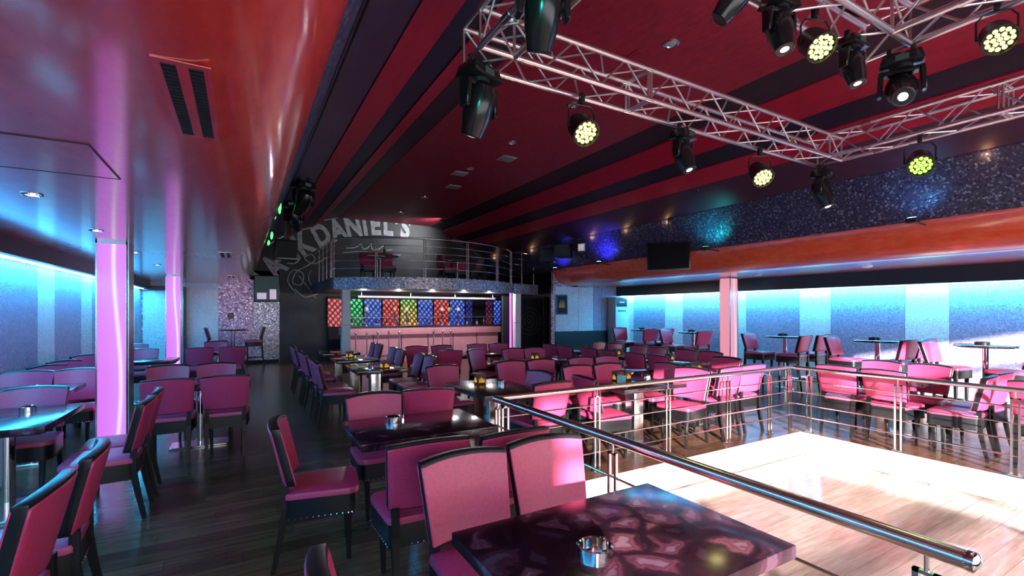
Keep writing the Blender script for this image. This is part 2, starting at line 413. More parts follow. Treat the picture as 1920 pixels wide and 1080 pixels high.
flourish([(3.1,3.78),(3.4,3.82),(3.6,3.95),(3.66,3.8),(3.8,3.82),(3.95,3.98),(3.98,3.8),(4.2,3.82),(4.4,3.95),(4.45,3.8),(4.7,3.84)], .02)
flourish([(3.0,3.62),(3.7,3.70),(4.4,3.60),(5.0,3.66)], .015)

# ceilings ------------------------------------------------------------
def strip(name, pts, y0, y1, mat, thick=.05, smooth=True, parent=None):   # a ribbon along Y through profile points (x, z), with thickness upward
    b = B(); n = len(pts)
    vs = []
    for y in (y0, y1):
        for x, z in pts: vs.append((x, y, z))
        for x, z in pts: vs.append((x, y, z+thick))
    fs = []
    for i in range(n-1):
        fs += [(i, i+1, 2*n+i+1, 2*n+i), (n+i+1, n+i, 3*n+i, 3*n+i+1)]
        fs += [(i+1, i, n+i, n+i+1), (2*n+i, 2*n+i+1, 3*n+i+1, 3*n+i)]
    fs += [(0, 2*n, 3*n, n), (n-1, 2*n-1, 4*n-1, 3*n-1)]
    b.add(vs, fs)
    return b.obj(name, mat, parent, smooth=smooth)
low = [(XL, 2.46), (-1.6, 2.46), (CX-4.80, 2.46)] + [(CX-a, z) for a, z in prof]
struct(strip('ceiling_left', low, YN-.2, YF+.2, 'ceiling_lacquer', .06))
lowr = [(XR, 2.46), (10.6, 2.46), (CX+4.80, 2.46)] + [(CX+a, z) for a, z in prof]
struct(strip('ceiling_right', lowr, YN-.2, YR+.1, 'ceiling_lacquer_daylit', .06))
bands = ['glitter_night', 'band_plum', 'band_red', 'band_navy', 'band_red', 'band_dark']
cm = struct(strip('ceiling', [(CX-1.62, 4.80), (CX+1.62, 4.80)], YN-.2, YF+.2, 'ceiling_crimson', .05, False))
for sgn in (-1, 1):
    for i, m in enumerate(bands):
        (a0, z0), (a1, z1) = vault[i], vault[i+1]
        dz = .018 if i % 2 else 0
        struct(strip('ceiling_band', [(CX+sgn*a0, z0+dz), (CX+sgn*a1, z1+dz)], YN-.2, YF+.2, m, .05, False))
# closing walls of the right bay, the wall behind the camera with its long window
we = struct(B().box(CX+4.13, XR+.2, YR, YR+.12, -.1, 2.95).obj('wall_end', 'glitter_silver', smooth=False))
for a, b_, m in ((8.70,9.62,'glitter_light'),(9.63,10.25,'glitter_light'),(10.26,10.6,'glitter_violet'),(10.61,11.45,'glitter_violet')):
    B().box(a, b_, YR-.02, YR, .98, 2.42).obj('wall_panel', m, we, smooth=False)
B().box(8.70, 11.45, YR-.03, YR, 0, .97).obj('dado', 'dado_black', we, smooth=False)
wn = B()
wn.box(XL-.2, XR+.2, YN-.2, YN, -.5, .30); wn.box(XL-.2, XR+.2, YN-.2, YN, 2.70, 4.95)
wn.box(XL-.2, -1.55, YN-.2, YN, .3, 2.70); wn.box(8.8, XR+.2, YN-.2, YN, .3, 2.70)
struct(wn.obj('wall_near', 'dark_grey', smooth=False))
win = struct(B().box(-1.55, 8.8, YN-.14, YN-.08, .30, .36).obj('window_1', 'black_metal', smooth=False))
B().box(-1.55, 8.8, YN-.14, YN-.08, 2.64, 2.70).obj('window_frame', 'black_metal', win, smooth=False)
for x in (-1.55, .30, 3.1, 5.9, 8.74): B().box(x, x+.06, YN-.14, YN-.08, .36, 2.64).obj('mullion', 'black_metal', win, smooth=False)
for z in (.92, 2.06): B().box(-1.55, 8.8, YN-.13, YN-.09, z, z+.07).obj('mullion', 'black_metal', win, smooth=False)
# closing caps above the bay wall so no daylight leaks round the vault
struct(B().box(CX+4.0, XR+.2, YR, YF+.2, 2.9, 3.0).obj('ceiling_void', 'black_matte', smooth=False))
struct(B().box(9.4, 9.6, YR, YF+.2, -.1, 2.95).obj('wall_side', 'black_matte', smooth=False))

# ------------------------------------------------------------------ lit columns
def light_column(x, y, mat, label, top=2.46, wdt=.30):
    t = thing('light_column', label, 'column', (x, y, 0), 0, 'lit columns')
    h = wdt/2
    B().box(-h+.012, h-.012, -h+.012, h-.012, .10, top-.03).obj('acrylic_panel', mat, t, smooth=False)
    for sx in (-1, 1):
        for sy in (-1, 1): B().box(sx*h-.016*(sx>0)*1-.0*(sx<0), sx*h+.016*(sx<0), sy*h-.016*(sy>0), sy*h+.016*(sy<0), .0, top).obj('corner_strip', 'steel', t, smooth=False)
    B().box(h-.01, h+.012, -h, h, .0, top).obj('side_plate', 'steel', t, smooth=False)
    B().box(-h, h, -h, h, 0, .10).obj('base', 'steel', t, smooth=False)
    B().box(-h, h, -h, h, top-.03, top).obj('collar', 'steel', t, smooth=False)
    return t
light_column(-1.34, 7.40, 'column_pink', 'glowing magenta square column nearest the camera in the left aisle')
light_column(-1.36, 13.5, 'column_pink', 'glowing magenta square column farther down the left aisle')
light_column(10.5, 7.40, 'column_rose', 'slim rose-lit column standing before the blue right wall')

# ------------------------------------------------------------------ chairs
def back_slab(w0, w1, z0, z1, yc, lean, thick, bow, nu=10, nv=6, dy=0.0):
    """curved upholstered slab; concave towards +y (the sitter)"""
    b = B(); front, rear = [], []
    for j in range(nv+1):
        v = j/nv; z = z0+(z1-z0)*v; hw = (w0+(w1-w0)*v)/2; y0 = yc-lean*v+dy
        for i in range(nu+1):
            u = -1+2*i/nu; y = y0+bow*u*u; zz = z - .018*u*u*v
            front.append((hw*u, y+thick/2, zz)); rear.append((hw*u, y-thick/2, zz))
    k = len(front); W_ = nu+1; fs = []
    for j in range(nv):
        for i in range(nu):
            a = j*W_+i; fs.append((a, a+W_, a+W_+1, a+1)); fs.append((k+a, k+a+1, k+a+W_+1, k+a+W_))
    for i in range(nu):
        fs.append((i, i+1, k+i+1, k+i)); a = nv*W_+i; fs.append((a+1, a, k+a, k+a+1))
    for j in range(nv):
        a = j*W_; fs.append((a+W_, a, k+a, k+a+W_)); a = j*W_+nu; fs.append((a, a+W_, k+a+W_, k+a))
    return b.add(front+rear, fs)
def seat_outline(w, d, back_w, r=.07, cy=0):
    pts = []
    for sx, a0 in ((1, 0), (-1, 90)):
        for k in range(6):
            a = R(a0+18*k); pts.append((sx*(w/2-r)+r*math.cos(a), cy+d/2-r+r*math.sin(a)))
    pts += [(-back_w/2-.004, cy-d/2+.03), (-back_w/2+.02, cy-d/2), (back_w/2-.02, cy-d/2), (back_w/2+.004, cy-d/2+.03)]
    return pts
def make_chair(name, seat_z, back_z, cat, label):
    t = thing(name, label, cat)
    o2 = seat_outline(.47, .45, .42, cy=.01); i2 = seat_outline(.43, .41, .38, cy=.01)
    z = seat_z
    s = B(); n = len(o2)
    rings = [[(x, y, z-.035) for x, y in o2], [(x, y, z-.012) for x, y in o2], [(x*.985, y*.985, z) for x, y in o2], [(x*.92, y*.92, z+.010) for x, y in i2], [(x*.5, y*.5, z+.014) for x, y in i2]]
    vs = [p for r_ in rings for p in r_]; fs = [(a*n+i, a*n+(i+1)%n, (a+1)*n+(i+1)%n, (a+1)*n+i) for a in range(4) for i in range(n)]
    fs += [tuple(range(n-1,-1,-1)), tuple(range(4*n, 5*n))]; s.add(vs, fs); s.obj('seat', 'leather_pink', t)
    sk = B().prism([(x*.99, y*.99) for x, y in o2], z-.162, z-.030).obj('skirt', 'leather_black', t)
    st = B()
    for i in range(len(o2)):                          # nail heads along the lower hem of the skirt
        a, c = Vector(o2[i]), Vector(o2[(i+1) % n]); L_ = (c-a).length; q = max(1, int(L_/.034))
        for k in range(q):
            p = a+(c-a)*(k/q); e = .0062
            st.add([(p.x+e,p.y,z-.154),(p.x-e,p.y,z-.154),(p.x,p.y+e,z-.154),(p.x,p.y-e,z-.154),(p.x,p.y,z-.154+e),(p.x,p.y,z-.154-e)],
                   [(0,2,4),(2,1,4),(1,3,4),(3,0,4),(2,0,5),(1,2,5),(3,1,5),(0,3,5)])
    so = st.obj('nail_heads', 'chrome', sk); so['kind'] = 'stuff'
    for sx in (-1, 1):
        B().frustum([(sx*.155-.013,.155,0),(sx*.155+.013,.155,0),(sx*.155+.013,.181,0),(sx*.155-.013,.181,0)],
                    [(sx*.165-.022,.150,z-.14),(sx*.165+.022,.150,z-.14),(sx*.165+.022,.194,z-.14),(sx*.165-.022,.194,z-.14)]).obj('leg', 'wood_black', t, bevel=.004, seg=1)
        secs = [(0, -.275, .014), (z*.45, -.232, .018), (z-.10, -.205, .022), (z+.062, -.208, .019)]
        lb = B()
        for (za, ya, ha), (zb, yb, hb) in zip(secs[:-1], secs[1:]):
            x = sx*.178
            lb.frustum([(x-ha,ya-ha,za),(x+ha,ya-ha,za),(x+ha,ya+ha,za),(x-ha,ya+ha,za)], [(x-hb,yb-hb,zb),(x+hb,yb-hb,zb),(x+hb,yb+hb,zb),(x-hb,yb+hb,zb)])
        lb.obj('leg', 'wood_black', t)
    zb = z+.045
    bf = back_slab(.425, .475, zb, back_z, -.205, .085, .056, .034); bf.obj('back_frame', 'leather_black', t, bevel=.012, seg=2)
    back_slab(.424, .474, zb+.006, back_z-.016, -.205, .085, .012, .034, dy=.026).obj('backrest', 'leather_pink', t, bevel=.005, seg=1)
    back_slab(.424, .474, zb+.006, back_z-.016, -.205, .085, .012, .034, dy=-.026).obj('back_panel', 'leather_pink', t, bevel=.005, seg=1)
    if seat_z > .6:
        for p, q in (((-.16,.165,.25),(.16,.165,.25)), ((-.16,.165,.25),(-.176,-.24,.25)), ((.16,.165,.25),(.176,-.24,.25))):
            rod('footrest', p, q, .012, 'chrome', t, 8)
    return t
FACE = {'N': 0, 'E': -90, 'S': 180, 'W': 90}
chair0 = [None]; stool0 = [None]
def seat_thing(proto, mk, bx, by, face, label, group, rot=0, z=0):
    a = R(FACE[face]+rot); off = .27
    loc = (bx-math.sin(a)*off, by+math.cos(a)*off, z)
    if proto[0] is None: proto[0] = mk(); o = proto[0]; o.location = loc; o.rotation_euler = (0,0,a); o['label'] = label; o['group'] = group
    else: o = clone(proto[0], loc, a, label, group)
    return o
mk_c = lambda: make_chair('dining_chair', .486, .92, 'chair', 'x')
mk_s = lambda: make_chair('bar_stool', .76, 1.16, 'stool', 'x')
CH = 'pink dining chairs'
def C(bx, by, f, label, rot=0, z=0): seat_thing(chair0, mk_c, bx, by, f, label, CH, rot, z)
def ST(bx, by, f, label, rot=0): seat_thing(stool0, mk_s, bx, by, f, label, 'tall bar stools', rot)

# around the two agate tables by the rail
C(.20, 1.32, 'E', 'pink chair at the bottom edge of the picture, only the tip of its back showing', 2)
C(.965, 2.17, 'S', 'pink chair drawn up behind the foreground agate table, left of the pair facing us', 3)
C(1.475, 2.20, 'S', 'pink chair drawn up behind the foreground agate table, right of the pair beside the rail', -2)
C(.905, 2.47, 'N', 'pink chair with its back to us at the second agate table, left of two', -2)
C(1.425, 2.41, 'N', 'pink chair back to us at the second agate table, right of two against the rail', 2)
C(.20, 3.42, 'E', 'pink chair standing side on in the aisle at the second agate table\'s end', -8)
C(1.00, 4.15, 'S', 'pink chair facing us across the second agate table, behind its ashtray', 1)
C(1.50, 4.12, 'N', 'plum-shaded chair with rounded black rim just right of the one behind the second agate table', -14)
C(2.30, 5.85, 'S', 'dim chair at the far end of the brown table', 6)
# left aisle
C(-.68, 2.64, 'W', 'salmon-lit chair in the bottom left corner of the picture, nearest on the left', -3)
C(-.655, 3.24, 'W', 'salmon-lit chair second from the bottom left corner, with a black rolled top', 4)
C(-.66, 4.80, 'W', 'dark-sided chair seen edge on before the near lit column', 0)
C(-.66, 5.32, 'W', 'chair seen edge on, half hidden behind another at the left agate table', 3)
C(-1.67, 6.06, 'S', 'plum chair at the far end of the left agate table', 0)
C(-2.20, 7.74, 'S', 'blue-lit chair facing us at the left wall, left of two behind the second table there')
C(-1.73, 7.74, 'S', 'blue-lit chair facing us just left of the near lit column')
C(-2.22, 8.42, 'E', 'blue-lit chair against the left wall, nearest of three in line', -36)
C(-2.22, 9.10, 'E', 'blue-lit chair against the left wall, middle of three in line', -36)
C(-2.22, 10.15, 'E', 'blue-lit chair against the left wall, farthest of three in line', -36)
C(-1.60, 11.2, 'S', 'dim blue-lit chair between the two lit columns of the left aisle')
C(-2.00, 13.0, 'S', 'distant cyan-lit chair behind the table between the lit columns')
C(-.665, 6.06, 'N', 'plum chair back to us in the left aisle, left of the near pair', 1)
C(-.15, 6.08, 'N', 'plum chair back to us in the left aisle, right of the near pair', -1)
C(-.83, 7.65, 'S', 'magenta-lit chair facing us in the left aisle, left of the second pair', 1)
C(-.29, 7.66, 'S', 'magenta-lit chair facing us in the left aisle, right of the second pair', 0)
C(-.70, 11.0, 'N', 'plum chair with its back to us before the bar table, left of the far pair')
C(-.15, 11.02, 'N', 'plum chair with its back to us before the bar table, right of the far pair')
C(-.52, 13.2, 'S', 'farthest chair of the left aisle, facing us in front of the bar table')
ST(-.87, 15.9, 'E', 'tall stool left of the round bar table by the glitter wall')
ST(.60, 15.9, 'W', 'tall stool right of the round bar table under the wall television')
# row of chairs along the walkway and the row across the mirror-topped tables
ORD = ['nearest', 'second nearest', 'third', 'fourth', 'fifth', 'farthest']
for i, y in enumerate((7.12, 7.62, 8.70, 9.20, 10.30, 10.80)):
    C(.92, y, 'E', '%s of six violet-lit chairs lined up along the walkway' % ORD[i], random.uniform(-4, 4))
    C(2.63, y, 'W', '%s of six plum chairs on the bar side of the mirror-topped tables' % ORD[i], random.uniform(-4, 4))
# centre
C(2.72, 3.88, 'N', 'sunlit chair close behind the back rail, nearest the rail corner by the agate tables', 3)
C(3.10, 4.66, 'W', 'plum chair with a bright edge on the right side of the brown table', 4)
C(3.35, 5.87, 'S', 'bright pink chair facing us behind the brown table, left of two', 1)
C(3.86, 5.85, 'S', 'pink chair facing us behind the brown table, right of two, half in shade', -1)
C(3.25, 4.06, 'E', 'curved black-rimmed pink chair left of the black table behind the back rail', -8)
C(4.95, 3.98, 'W', 'pink chair with sunlit legs at the right end of the table behind the back rail', 9)
C(5.12, 4.52, 'W', 'pink chair partly hidden behind the sunlit-legged one at the back rail table', -6)
C(3.83, 4.95, 'S', 'pale pink chair facing us beyond the table at the back rail, left of two', 1)
C(4.34, 4.93, 'S', 'pale pink chair facing us beyond the table at the back rail, right of two', -2)
C(5.45, 3.80, 'N', 'white-lit chair with its back to us right behind the back rail', 2)
C(5.98, 3.84, 'N', 'pink chair beside the white-lit one near the rail corner', -3)
C(6.56, 4.64, 'W', 'pink chair at the right end of the table in the rail corner', 4)
C(4.56, 5.80, 'S', 'pink chair in the third row behind the back rail, left of two', 1)
C(5.07, 5.78, 'S', 'pink chair in the third row behind the back rail, right of two', -1)
C(3.13, 9.36, 'S', 'chair facing us in front of the bar, directly below the chrome posts')
C(3.66, 9.32, 'S', 'chair facing us in front of the bar, with a candle cube before it', 3)
C(3.30, 7.95, 'N', 'maroon chair with its back to us two rows before the bar, left one', -4)
C(3.80, 7.98, 'S', 'chair turned sideways with its lit seat showing, two rows before the bar', 26)
C(4.50, 9.34, 'S', 'dark chair in the row right before the bar counter, left of two')
C(5.01, 9.33, 'S', 'dark chair in the row right before the bar counter, right of two')
C(4.53, 7.84, 'S', 'pink chair behind the silver ashtray table before the bar, left of two')
C(5.00, 7.82, 'S', 'pink chair behind the silver ashtray table before the bar, right of two')
for k, (xa, xb, ys, nm) in enumerate(((5.86, 7.22, (5.95, 5.42), 'nearest'), (5.84, 7.22, (7.15, 6.62), 'middle'), (5.80, 7.24, (8.40, 7.87), 'farthest'))):
    for q, y in enumerate(ys):
        C(xa, y, 'E', '%s of three tables before the blue wall, %s chair of its left side' % (nm.capitalize(), ('farther', 'nearer')[q]), random.uniform(-5, 5))
        C(xb, y, 'W', '%s of three tables before the blue wall, %s chair of its right side' % (nm.capitalize(), ('farther', 'nearer')[q]), random.uniform(-5, 5))
# beyond the right rail
C(6.80, 3.22, 'E', 'pink chair with its back to the right rail, left of two, by the rail corner', 3)
C(6.76, 2.68, 'E', 'pink chair with its back to the right rail, right of two, showing a studded skirt', -3)
C(8.02, 3.19, 'W', 'pink chair facing us across the right rail table, left of two', 2)
C(8.02, 2.64, 'W', 'pink chair facing us across the right rail table, right of two', -2)
C(7.12, 1.82, 'N', 'pink chair side on at the right rail table, with a pale sunlit skirt', 4)
C(7.66, 1.84, 'N', 'pink chair side on behind the sunlit-skirted one at the right rail table', -3)
C(6.95, 1.42, 'E', 'orange-lit chair cut by the right edge of the picture', 0)
# stools along the blue right wall
for k, (y, nm) in enumerate(((9.75, 'farthest'), (8.05, 'second farthest'), (5.72, 'middle'), (4.05, 'second nearest'), (2.62, 'nearest'))):
    ST(9.62, y+.60, 'S', 'tall stool on the left of the %s high table by the blue wall' % nm, random.uniform(-10, 10))
    ST(9.66, y-.62, 'N', 'tall stool on the right of the %s high table by the blue wall' % nm, random.uniform(-10, 10))
    if k in (0, 2, 3): ST(10.25, y-.66, 'N', 'tall stool right of the %s high table, the one closer to the blue wall' % nm, random.uniform(-8, 8))

# ------------------------------------------------------------------ tables
def table(cx, cy, lx, ly, top, col, label, zt=.76, th=.05, base=True, plate='steel'):
    t = thing('dining_table', label, 'table', (cx, cy, 0), 0, 'dining tables')
    B().box(-lx/2, lx/2, -ly/2, ly/2, zt-th, zt).obj('table_top', top, t, bevel=.005)
    if top == 'agate':
        B().box(-lx/2+.03, lx/2-.03, -ly/2+.03, ly/2-.03, zt-th-.012, zt-th).obj('sub_top', 'black_matte', t, smooth=False)
    if col == 'round': B().tube([(0,0,.02),(0,0,zt-th-.012)], .048, 16).obj('column', 'chrome', t)
    else: B().box(-.075,.075,-.075,.075,.02,zt-th-.012).obj('column', 'steel', t, bevel=.006)
    w_, d_ = (.60, .32) if lx > ly else (.30, .58)
    B().prism(rrect(w_, d_, .03), 0, .022).obj('base_plate', plate, t, bevel=.004, seg=1)
    B().box(-.15,.15,-.15,.15,zt-th-.03,zt-th-.012).obj('spider', 'black_metal', t, smooth=False)
    return t
table(1.24, 1.335, 1.06, .73, 'agate', 'round', 'large purple agate-topped table in the foreground beside the rail')
table(1.17, 3.47, 1.00, .74, 'agate', 'round', 'second purple agate-topped table, behind the first, with a bright sheen')
table(-1.63, 5.31, .72, 1.06, 'agate', 'round', 'agate table at the left edge with a thick chrome leg')
table(-1.97, 7.05, .70, .86, 'agate', 'round', 'blue-lit table against the left wall before the near lit column')
table(-1.40, 10.45, .80, .70, 'agate', 'round', 'blue-lit table between the two lit columns')
table(-.43, 6.86, 1.06, .72, 'agate', 'round', 'table between the two pairs of plum chairs in the left aisle')
table(-.43, 12.0, 1.06, .72, 'table_gloss', 'round', 'dark table between the plum chairs at the far end of the left aisle')
for y, nm in ((7.38, 'nearest'), (8.96, 'middle'), (10.56, 'farthest')):
    table(1.80, y, .72, 1.02, 'table_gloss', 'square', '%s of three mirror-topped black tables between the walkway and the bar' % nm)
table(2.50, 4.78, .74, 1.08, 'table_brown', 'square', 'brown table behind the rail corner with a candle cube on it')
table(4.12, 4.17, 1.00, .72, 'table_gloss', 'square', 'black table just behind the back rail on a broad steel column')
table(5.72, 4.52, 1.06, .72, 'table_gloss', 'square', 'blue-reflecting table at the far corner of the rails')
table(4.85, 5.22, .90, .56, 'table_gloss', 'round', 'narrow table between two rows of pink chairs in the centre')
table(3.45, 8.62, 1.00, .72, 'table_gloss', 'round', 'table in front of the bar with two chairs facing us')
table(4.75, 8.62, 1.00, .72, 'table_gloss', 'round', 'table in the last row right before the bar counter')
table(4.75, 7.10, 1.00, .72, 'table_gloss', 'round', 'table in the centre with a silver ashtray, two rows before the bar')
for y, nm in ((5.69, 'nearest'), (6.89, 'middle'), (8.12, 'farthest')):
    table(6.53, y, .72, .98, 'table_gloss', 'square', '%s of three dark tables between centre and blue wall' % nm)
table(7.40, 2.90, .70, 1.02, 'agate', 'square', 'agate table beyond the right rail with four chairs round it')
def high_table(x, y, label, z=1.10):
    t = thing('bar_table', label, 'table', (x, y, 0), 0, 'high bar tables')
    B().lathe([(.36, z-.035), (.372, z-.025), (.372, z-.008), (.36, z)], 32).obj('table_top', 'table_gloss', t)
    B().tube([(0,0,.03),(0,0,z-.035)], .040, 16).obj('column', 'chrome', t)
    B().lathe([(.19, 0), (.19, .012), (.06, .035), (.045, .06)], 28).obj('base_plate', 'steel', t)
high_table(-.20, 15.9, 'round high table by the glitter wall at the end of the left aisle')
for y, nm in ((9.75, 'farthest'), (8.05, 'second farthest'), (5.72, 'middle'), (4.05, 'second nearest'), (2.62, 'nearest')):
    high_table(10.0, y, '%s round high table along the blue right wall' % nm)

# table ware
def ashtray(x, y, z, label, r=.056, mat='chrome'):
    t = thing('ashtray', label, 'ashtray', (x, y, z), 0, 'ashtrays')
    B().lathe([(r, 0), (r, .046), (r-.004, .050), (r-.009, .046), (r-.010, .010), (.001, .008)], 32).obj('bowl', mat, t)
    B().lathe([(r-.012, .0085), (r-.012, .0095)], 24).obj('liner', 'steel', t)
    for a in range(3):
        c, s_ = math.cos(a*2.1+.4), math.sin(a*2.1+.4)
        B().box(-.006,.006,-.006,.006,.044,.053).xf(Matrix.Translation((c*(r-.004), s_*(r-.004), 0))).obj('rest_notch', 'chrome', t, smooth=False)
ashtray(1.07, 1.27, .76, 'round chrome ashtray on the foreground agate table', .062)
ashtray(1.02, 3.60, .76, 'round chrome ashtray on the second agate table', .058)
ashtray(-1.58, 5.55, .76, 'chrome ashtray on the agate table at the left edge')
ashtray(-1.95, 7.05, .76, 'chrome ashtray on the blue-lit table at the left wall')
ashtray(2.66, 4.85, .76, 'small steel ashtray on the brown table')
ashtray(4.95, 7.00, .76, 'silver ashtray on the centre table two rows before the bar')
ashtray(1.70, 7.15, .76, 'steel ashtray on the nearest mirror-topped table')
ashtray(4.45, 4.30, .76, 'small ashtray on the black table behind the back rail')
for y, nm in ((9.75, 'farthest'), (8.05, 'second farthest'), (5.72, 'middle'), (4.05, 'second nearest'), (2.62, 'nearest')):
    ashtray(9.97, y+.03, 1.10, 'black ashtray on the %s high table by the blue wall' % nm, .09, 'black_plastic')
ashtray(7.35, 3.05, .76, 'ashtray on the agate table beyond the right rail', .05, 'black_plastic')
def candle_cube(x, y, z, label, s=.11):
    t = thing('candle_cube', label, 'candle cube', (x, y, z), R(random.uniform(-25, 25)), 'candle cubes')
    h = s/2
    B().box(-h, h, -h, h, 0, s*1.1).obj('box', 'cardboard', t, bevel=.003, seg=1)
    for k in range(4):
        M4 = Matrix.Rotation(k*math.pi/2, 4, 'Z')
        for dx, hh in ((-.025, .045), (-.006, .062), (.013, .050), (.030, .036)):
            B().frustum([(dx-.007,-h-.002,.022),(dx+.007,-h-.002,.022),(dx+.007,-h,.022),(dx-.007,-h,.022)], [(dx-.003,-h-.002,.022+hh),(dx+.003,-h-.002,.022+hh),(dx+.003,-h,.022+hh),(dx-.003,-h,.022+hh)]).xf(M4).obj('flame_print', 'candle_glow', t, smooth=False)
for x, y, lab in ((2.46, 5.02, 'candle cube with golden flames on the brown table'), (4.05, 4.38, 'left of two candle cubes on the table behind the back rail'), (4.19, 4.40, 'right of two candle cubes on the table behind the back rail'),
                  (5.60, 4.55, 'left of two candle cubes on the rail corner table'), (5.76, 4.58, 'right of two candle cubes on the rail corner table'),
                  (1.88, 7.10, 'candle cube on the nearest mirror-topped table'), (1.75, 9.05, 'candle cube on the middle mirror-topped table'),
                  (3.60, 8.72, 'candle cube on the table before the chrome bar posts'), (4.55, 7.05, 'candle cube on the centre table two rows before the bar'),
                  (6.45, 7.0, 'candle cube on the middle of the three tables by the blue wall'), (6.50, 8.1, 'candle cube on the farthest of the three tables by the blue wall'), (6.52, 5.75, 'candle cube on the nearest of the three tables by the blue wall')):
    candle_cube(x, y, .76, lab)
t = thing('menu_holder', 'turquoise card in a chrome holder on the table behind the back rail', 'menu holder', (3.83, 4.08, .76), R(-30))
B().lathe([(.035,0),(.035,.008),(.006,.012),(.004,.15),(.008,.155)], 14).obj('stand', 'chrome', t)
B().box(-.05,.05,.004,.007,.015,.115).obj('card', 'card_turquoise', t, smooth=False)

# ------------------------------------------------------------------ steel railings round the dance floor
def railing(label, p, q, posts, z_top=.85, r_top=.026, dbl=True, cap=False, rails=(.20, .36, .52, .68)):
    t = thing('railing', label, 'railing', (0,0,0), 0, 'dance floor rails')
    p, q = Vector(p), Vector(q); d = (q-p).normalized()
    hr = rod('handrail', (*p.xy, z_top), (*q.xy, z_top), r_top, 'steel', t, 20)
    if cap:
        B().lathe([(r_top*.3,-.012),(r_top*.8,-.008),(r_top*1.08,0),(r_top*1.08,.02),(r_top,.024)], 20, 'Y', (p.x, p.y-.0, z_top)).obj('end_cap', 'chrome', t)
    for z in rails: rod('rail', (*p.xy, z), (*q.xy, z), .0075, 'steel', t, 8)
    for s_ in posts:
        c = p+d*s_
        for off in ((-.028, .028) if dbl else (0,)):
            a = c+d*off; B().box(-.009,.009,-.009,.009,.006,z_top*.905).obj('post', 'steel', t, (a.x, a.y, 0), math.atan2(d.y, d.x), smooth=False)
        B().box(-.037,.037,-.009,.009,z_top*.905-.012,z_top*.905).obj('post_bridge', 'steel', t, (c.x, c.y, 0), math.atan2(d.y, d.x), smooth=False)
        rod('post_stem', (c.x, c.y, z_top*.89), (c.x, c.y, z_top-.01), .008, 'steel', t, 8)
        B().box(-.05,.05,-.03,.03,.0,.010).obj('foot_plate', 'steel', t, (c.x, c.y, .006), math.atan2(d.y, d.x), smooth=False)
RX0, RX1, RY = 1.945, 6.58, 3.66
railing('near steel railing running from the foreground to the corner beside the agate tables', (RX0, .53, 0), (RX0, RY, 0), (.12, 1.62, 3.09), cap=True, r_top=.030, rails=(.36, .62))
railing('far steel railing along the back edge of the sunken dance floor', (RX0, RY, 0), (RX1, RY, 0), (.10, 1.16, 2.18, 3.24, 4.10, 4.58))
railing('right steel railing along the far side of the dance floor', (RX1, RY, 0), (RX1, -1.0, 0), (.22, 1.20, 2.15, 3.1, 4.1))

# ------------------------------------------------------------------ lighting truss over the dance floor
TZ0, TZ1, TS = 3.63, 3.92, .30
def truss(label, p, q):                               # p, q: centre line ends (x, y); square section
    t = thing('lighting_truss', label, 'truss', (0,0,0), 0, 'aluminium trusses')
    p, q = Vector((*p, 0)), Vector((*q, 0)); d = (q-p).normalized(); s_ = Vector((-d.y, d.x, 0))*TS/2; L_ = (q-p).length
    cor = [(-1, TZ0), (1, TZ0), (1, TZ1), (-1, TZ1)]
    def P(k, a): v = p+d*a+s_*cor[k % 4][0]; return Vector((v.x, v.y, cor[k % 4][1]))
    for k in range(4): rod('chord', P(k, 0), P(k, L_), .0245, 'aluminium', t, 14)
    nb = max(2, round(L_/.30)); h = L_/nb
    for k in range(4):
        for i in range(nb):
            a, b_ = (k, k+1) if i % 2 else (k+1, k)
            rod('brace', P(a, i*h), P(b_, (i+1)*h), .0095, 'aluminium', t, 8)
        for a in (0, L_*.333, L_*.34, L_): rod('brace', P(k, a), P(k+1, a), .012, 'aluminium', t, 8)
    for k in range(4):                                # couplers with pins
        for a in (L_*.333, .42):
            c = P(k, a); rod('coupler', c-d*.05, c+d*.05, .029, 'steel', t, 12)
truss('long aluminium truss crossing above the back edge of the dance floor', (1.57, 3.35), (6.90, 3.35))
truss('aluminium truss running towards us at the left, with a turquoise sheen', (1.72, 3.20), (1.72, -1.5))
truss('aluminium truss running towards us along the right side', (6.75, 3.20), (6.75, -1.5))
truss('inner aluminium truss crossing at the top of the picture', (1.87, 1.70), (4.35, 1.70))
truss('inner aluminium truss running towards us at the top right corner', (4.20, 1.55), (4.20, -1.5))
c_ = B().tube([(2.0+.1*i, 3.22+.02*math.sin(i*1.7), 3.655+.015*math.sin(i*2.3)) for i in range(48)], .008, 6).obj('cable', 'black_plastic')
tag(c_, 'black cable lying along the lower chord of the long truss', 'cable')
c_ = B().tube([(1.95+.1*i, 1.60+.02*math.sin(i*1.3), 3.655+.012*math.sin(i*2.9)) for i in range(23)], .009, 6).obj('cable', 'black_plastic')
tag(c_, 'black cable tied along the inner truss at the top of the picture', 'cable')

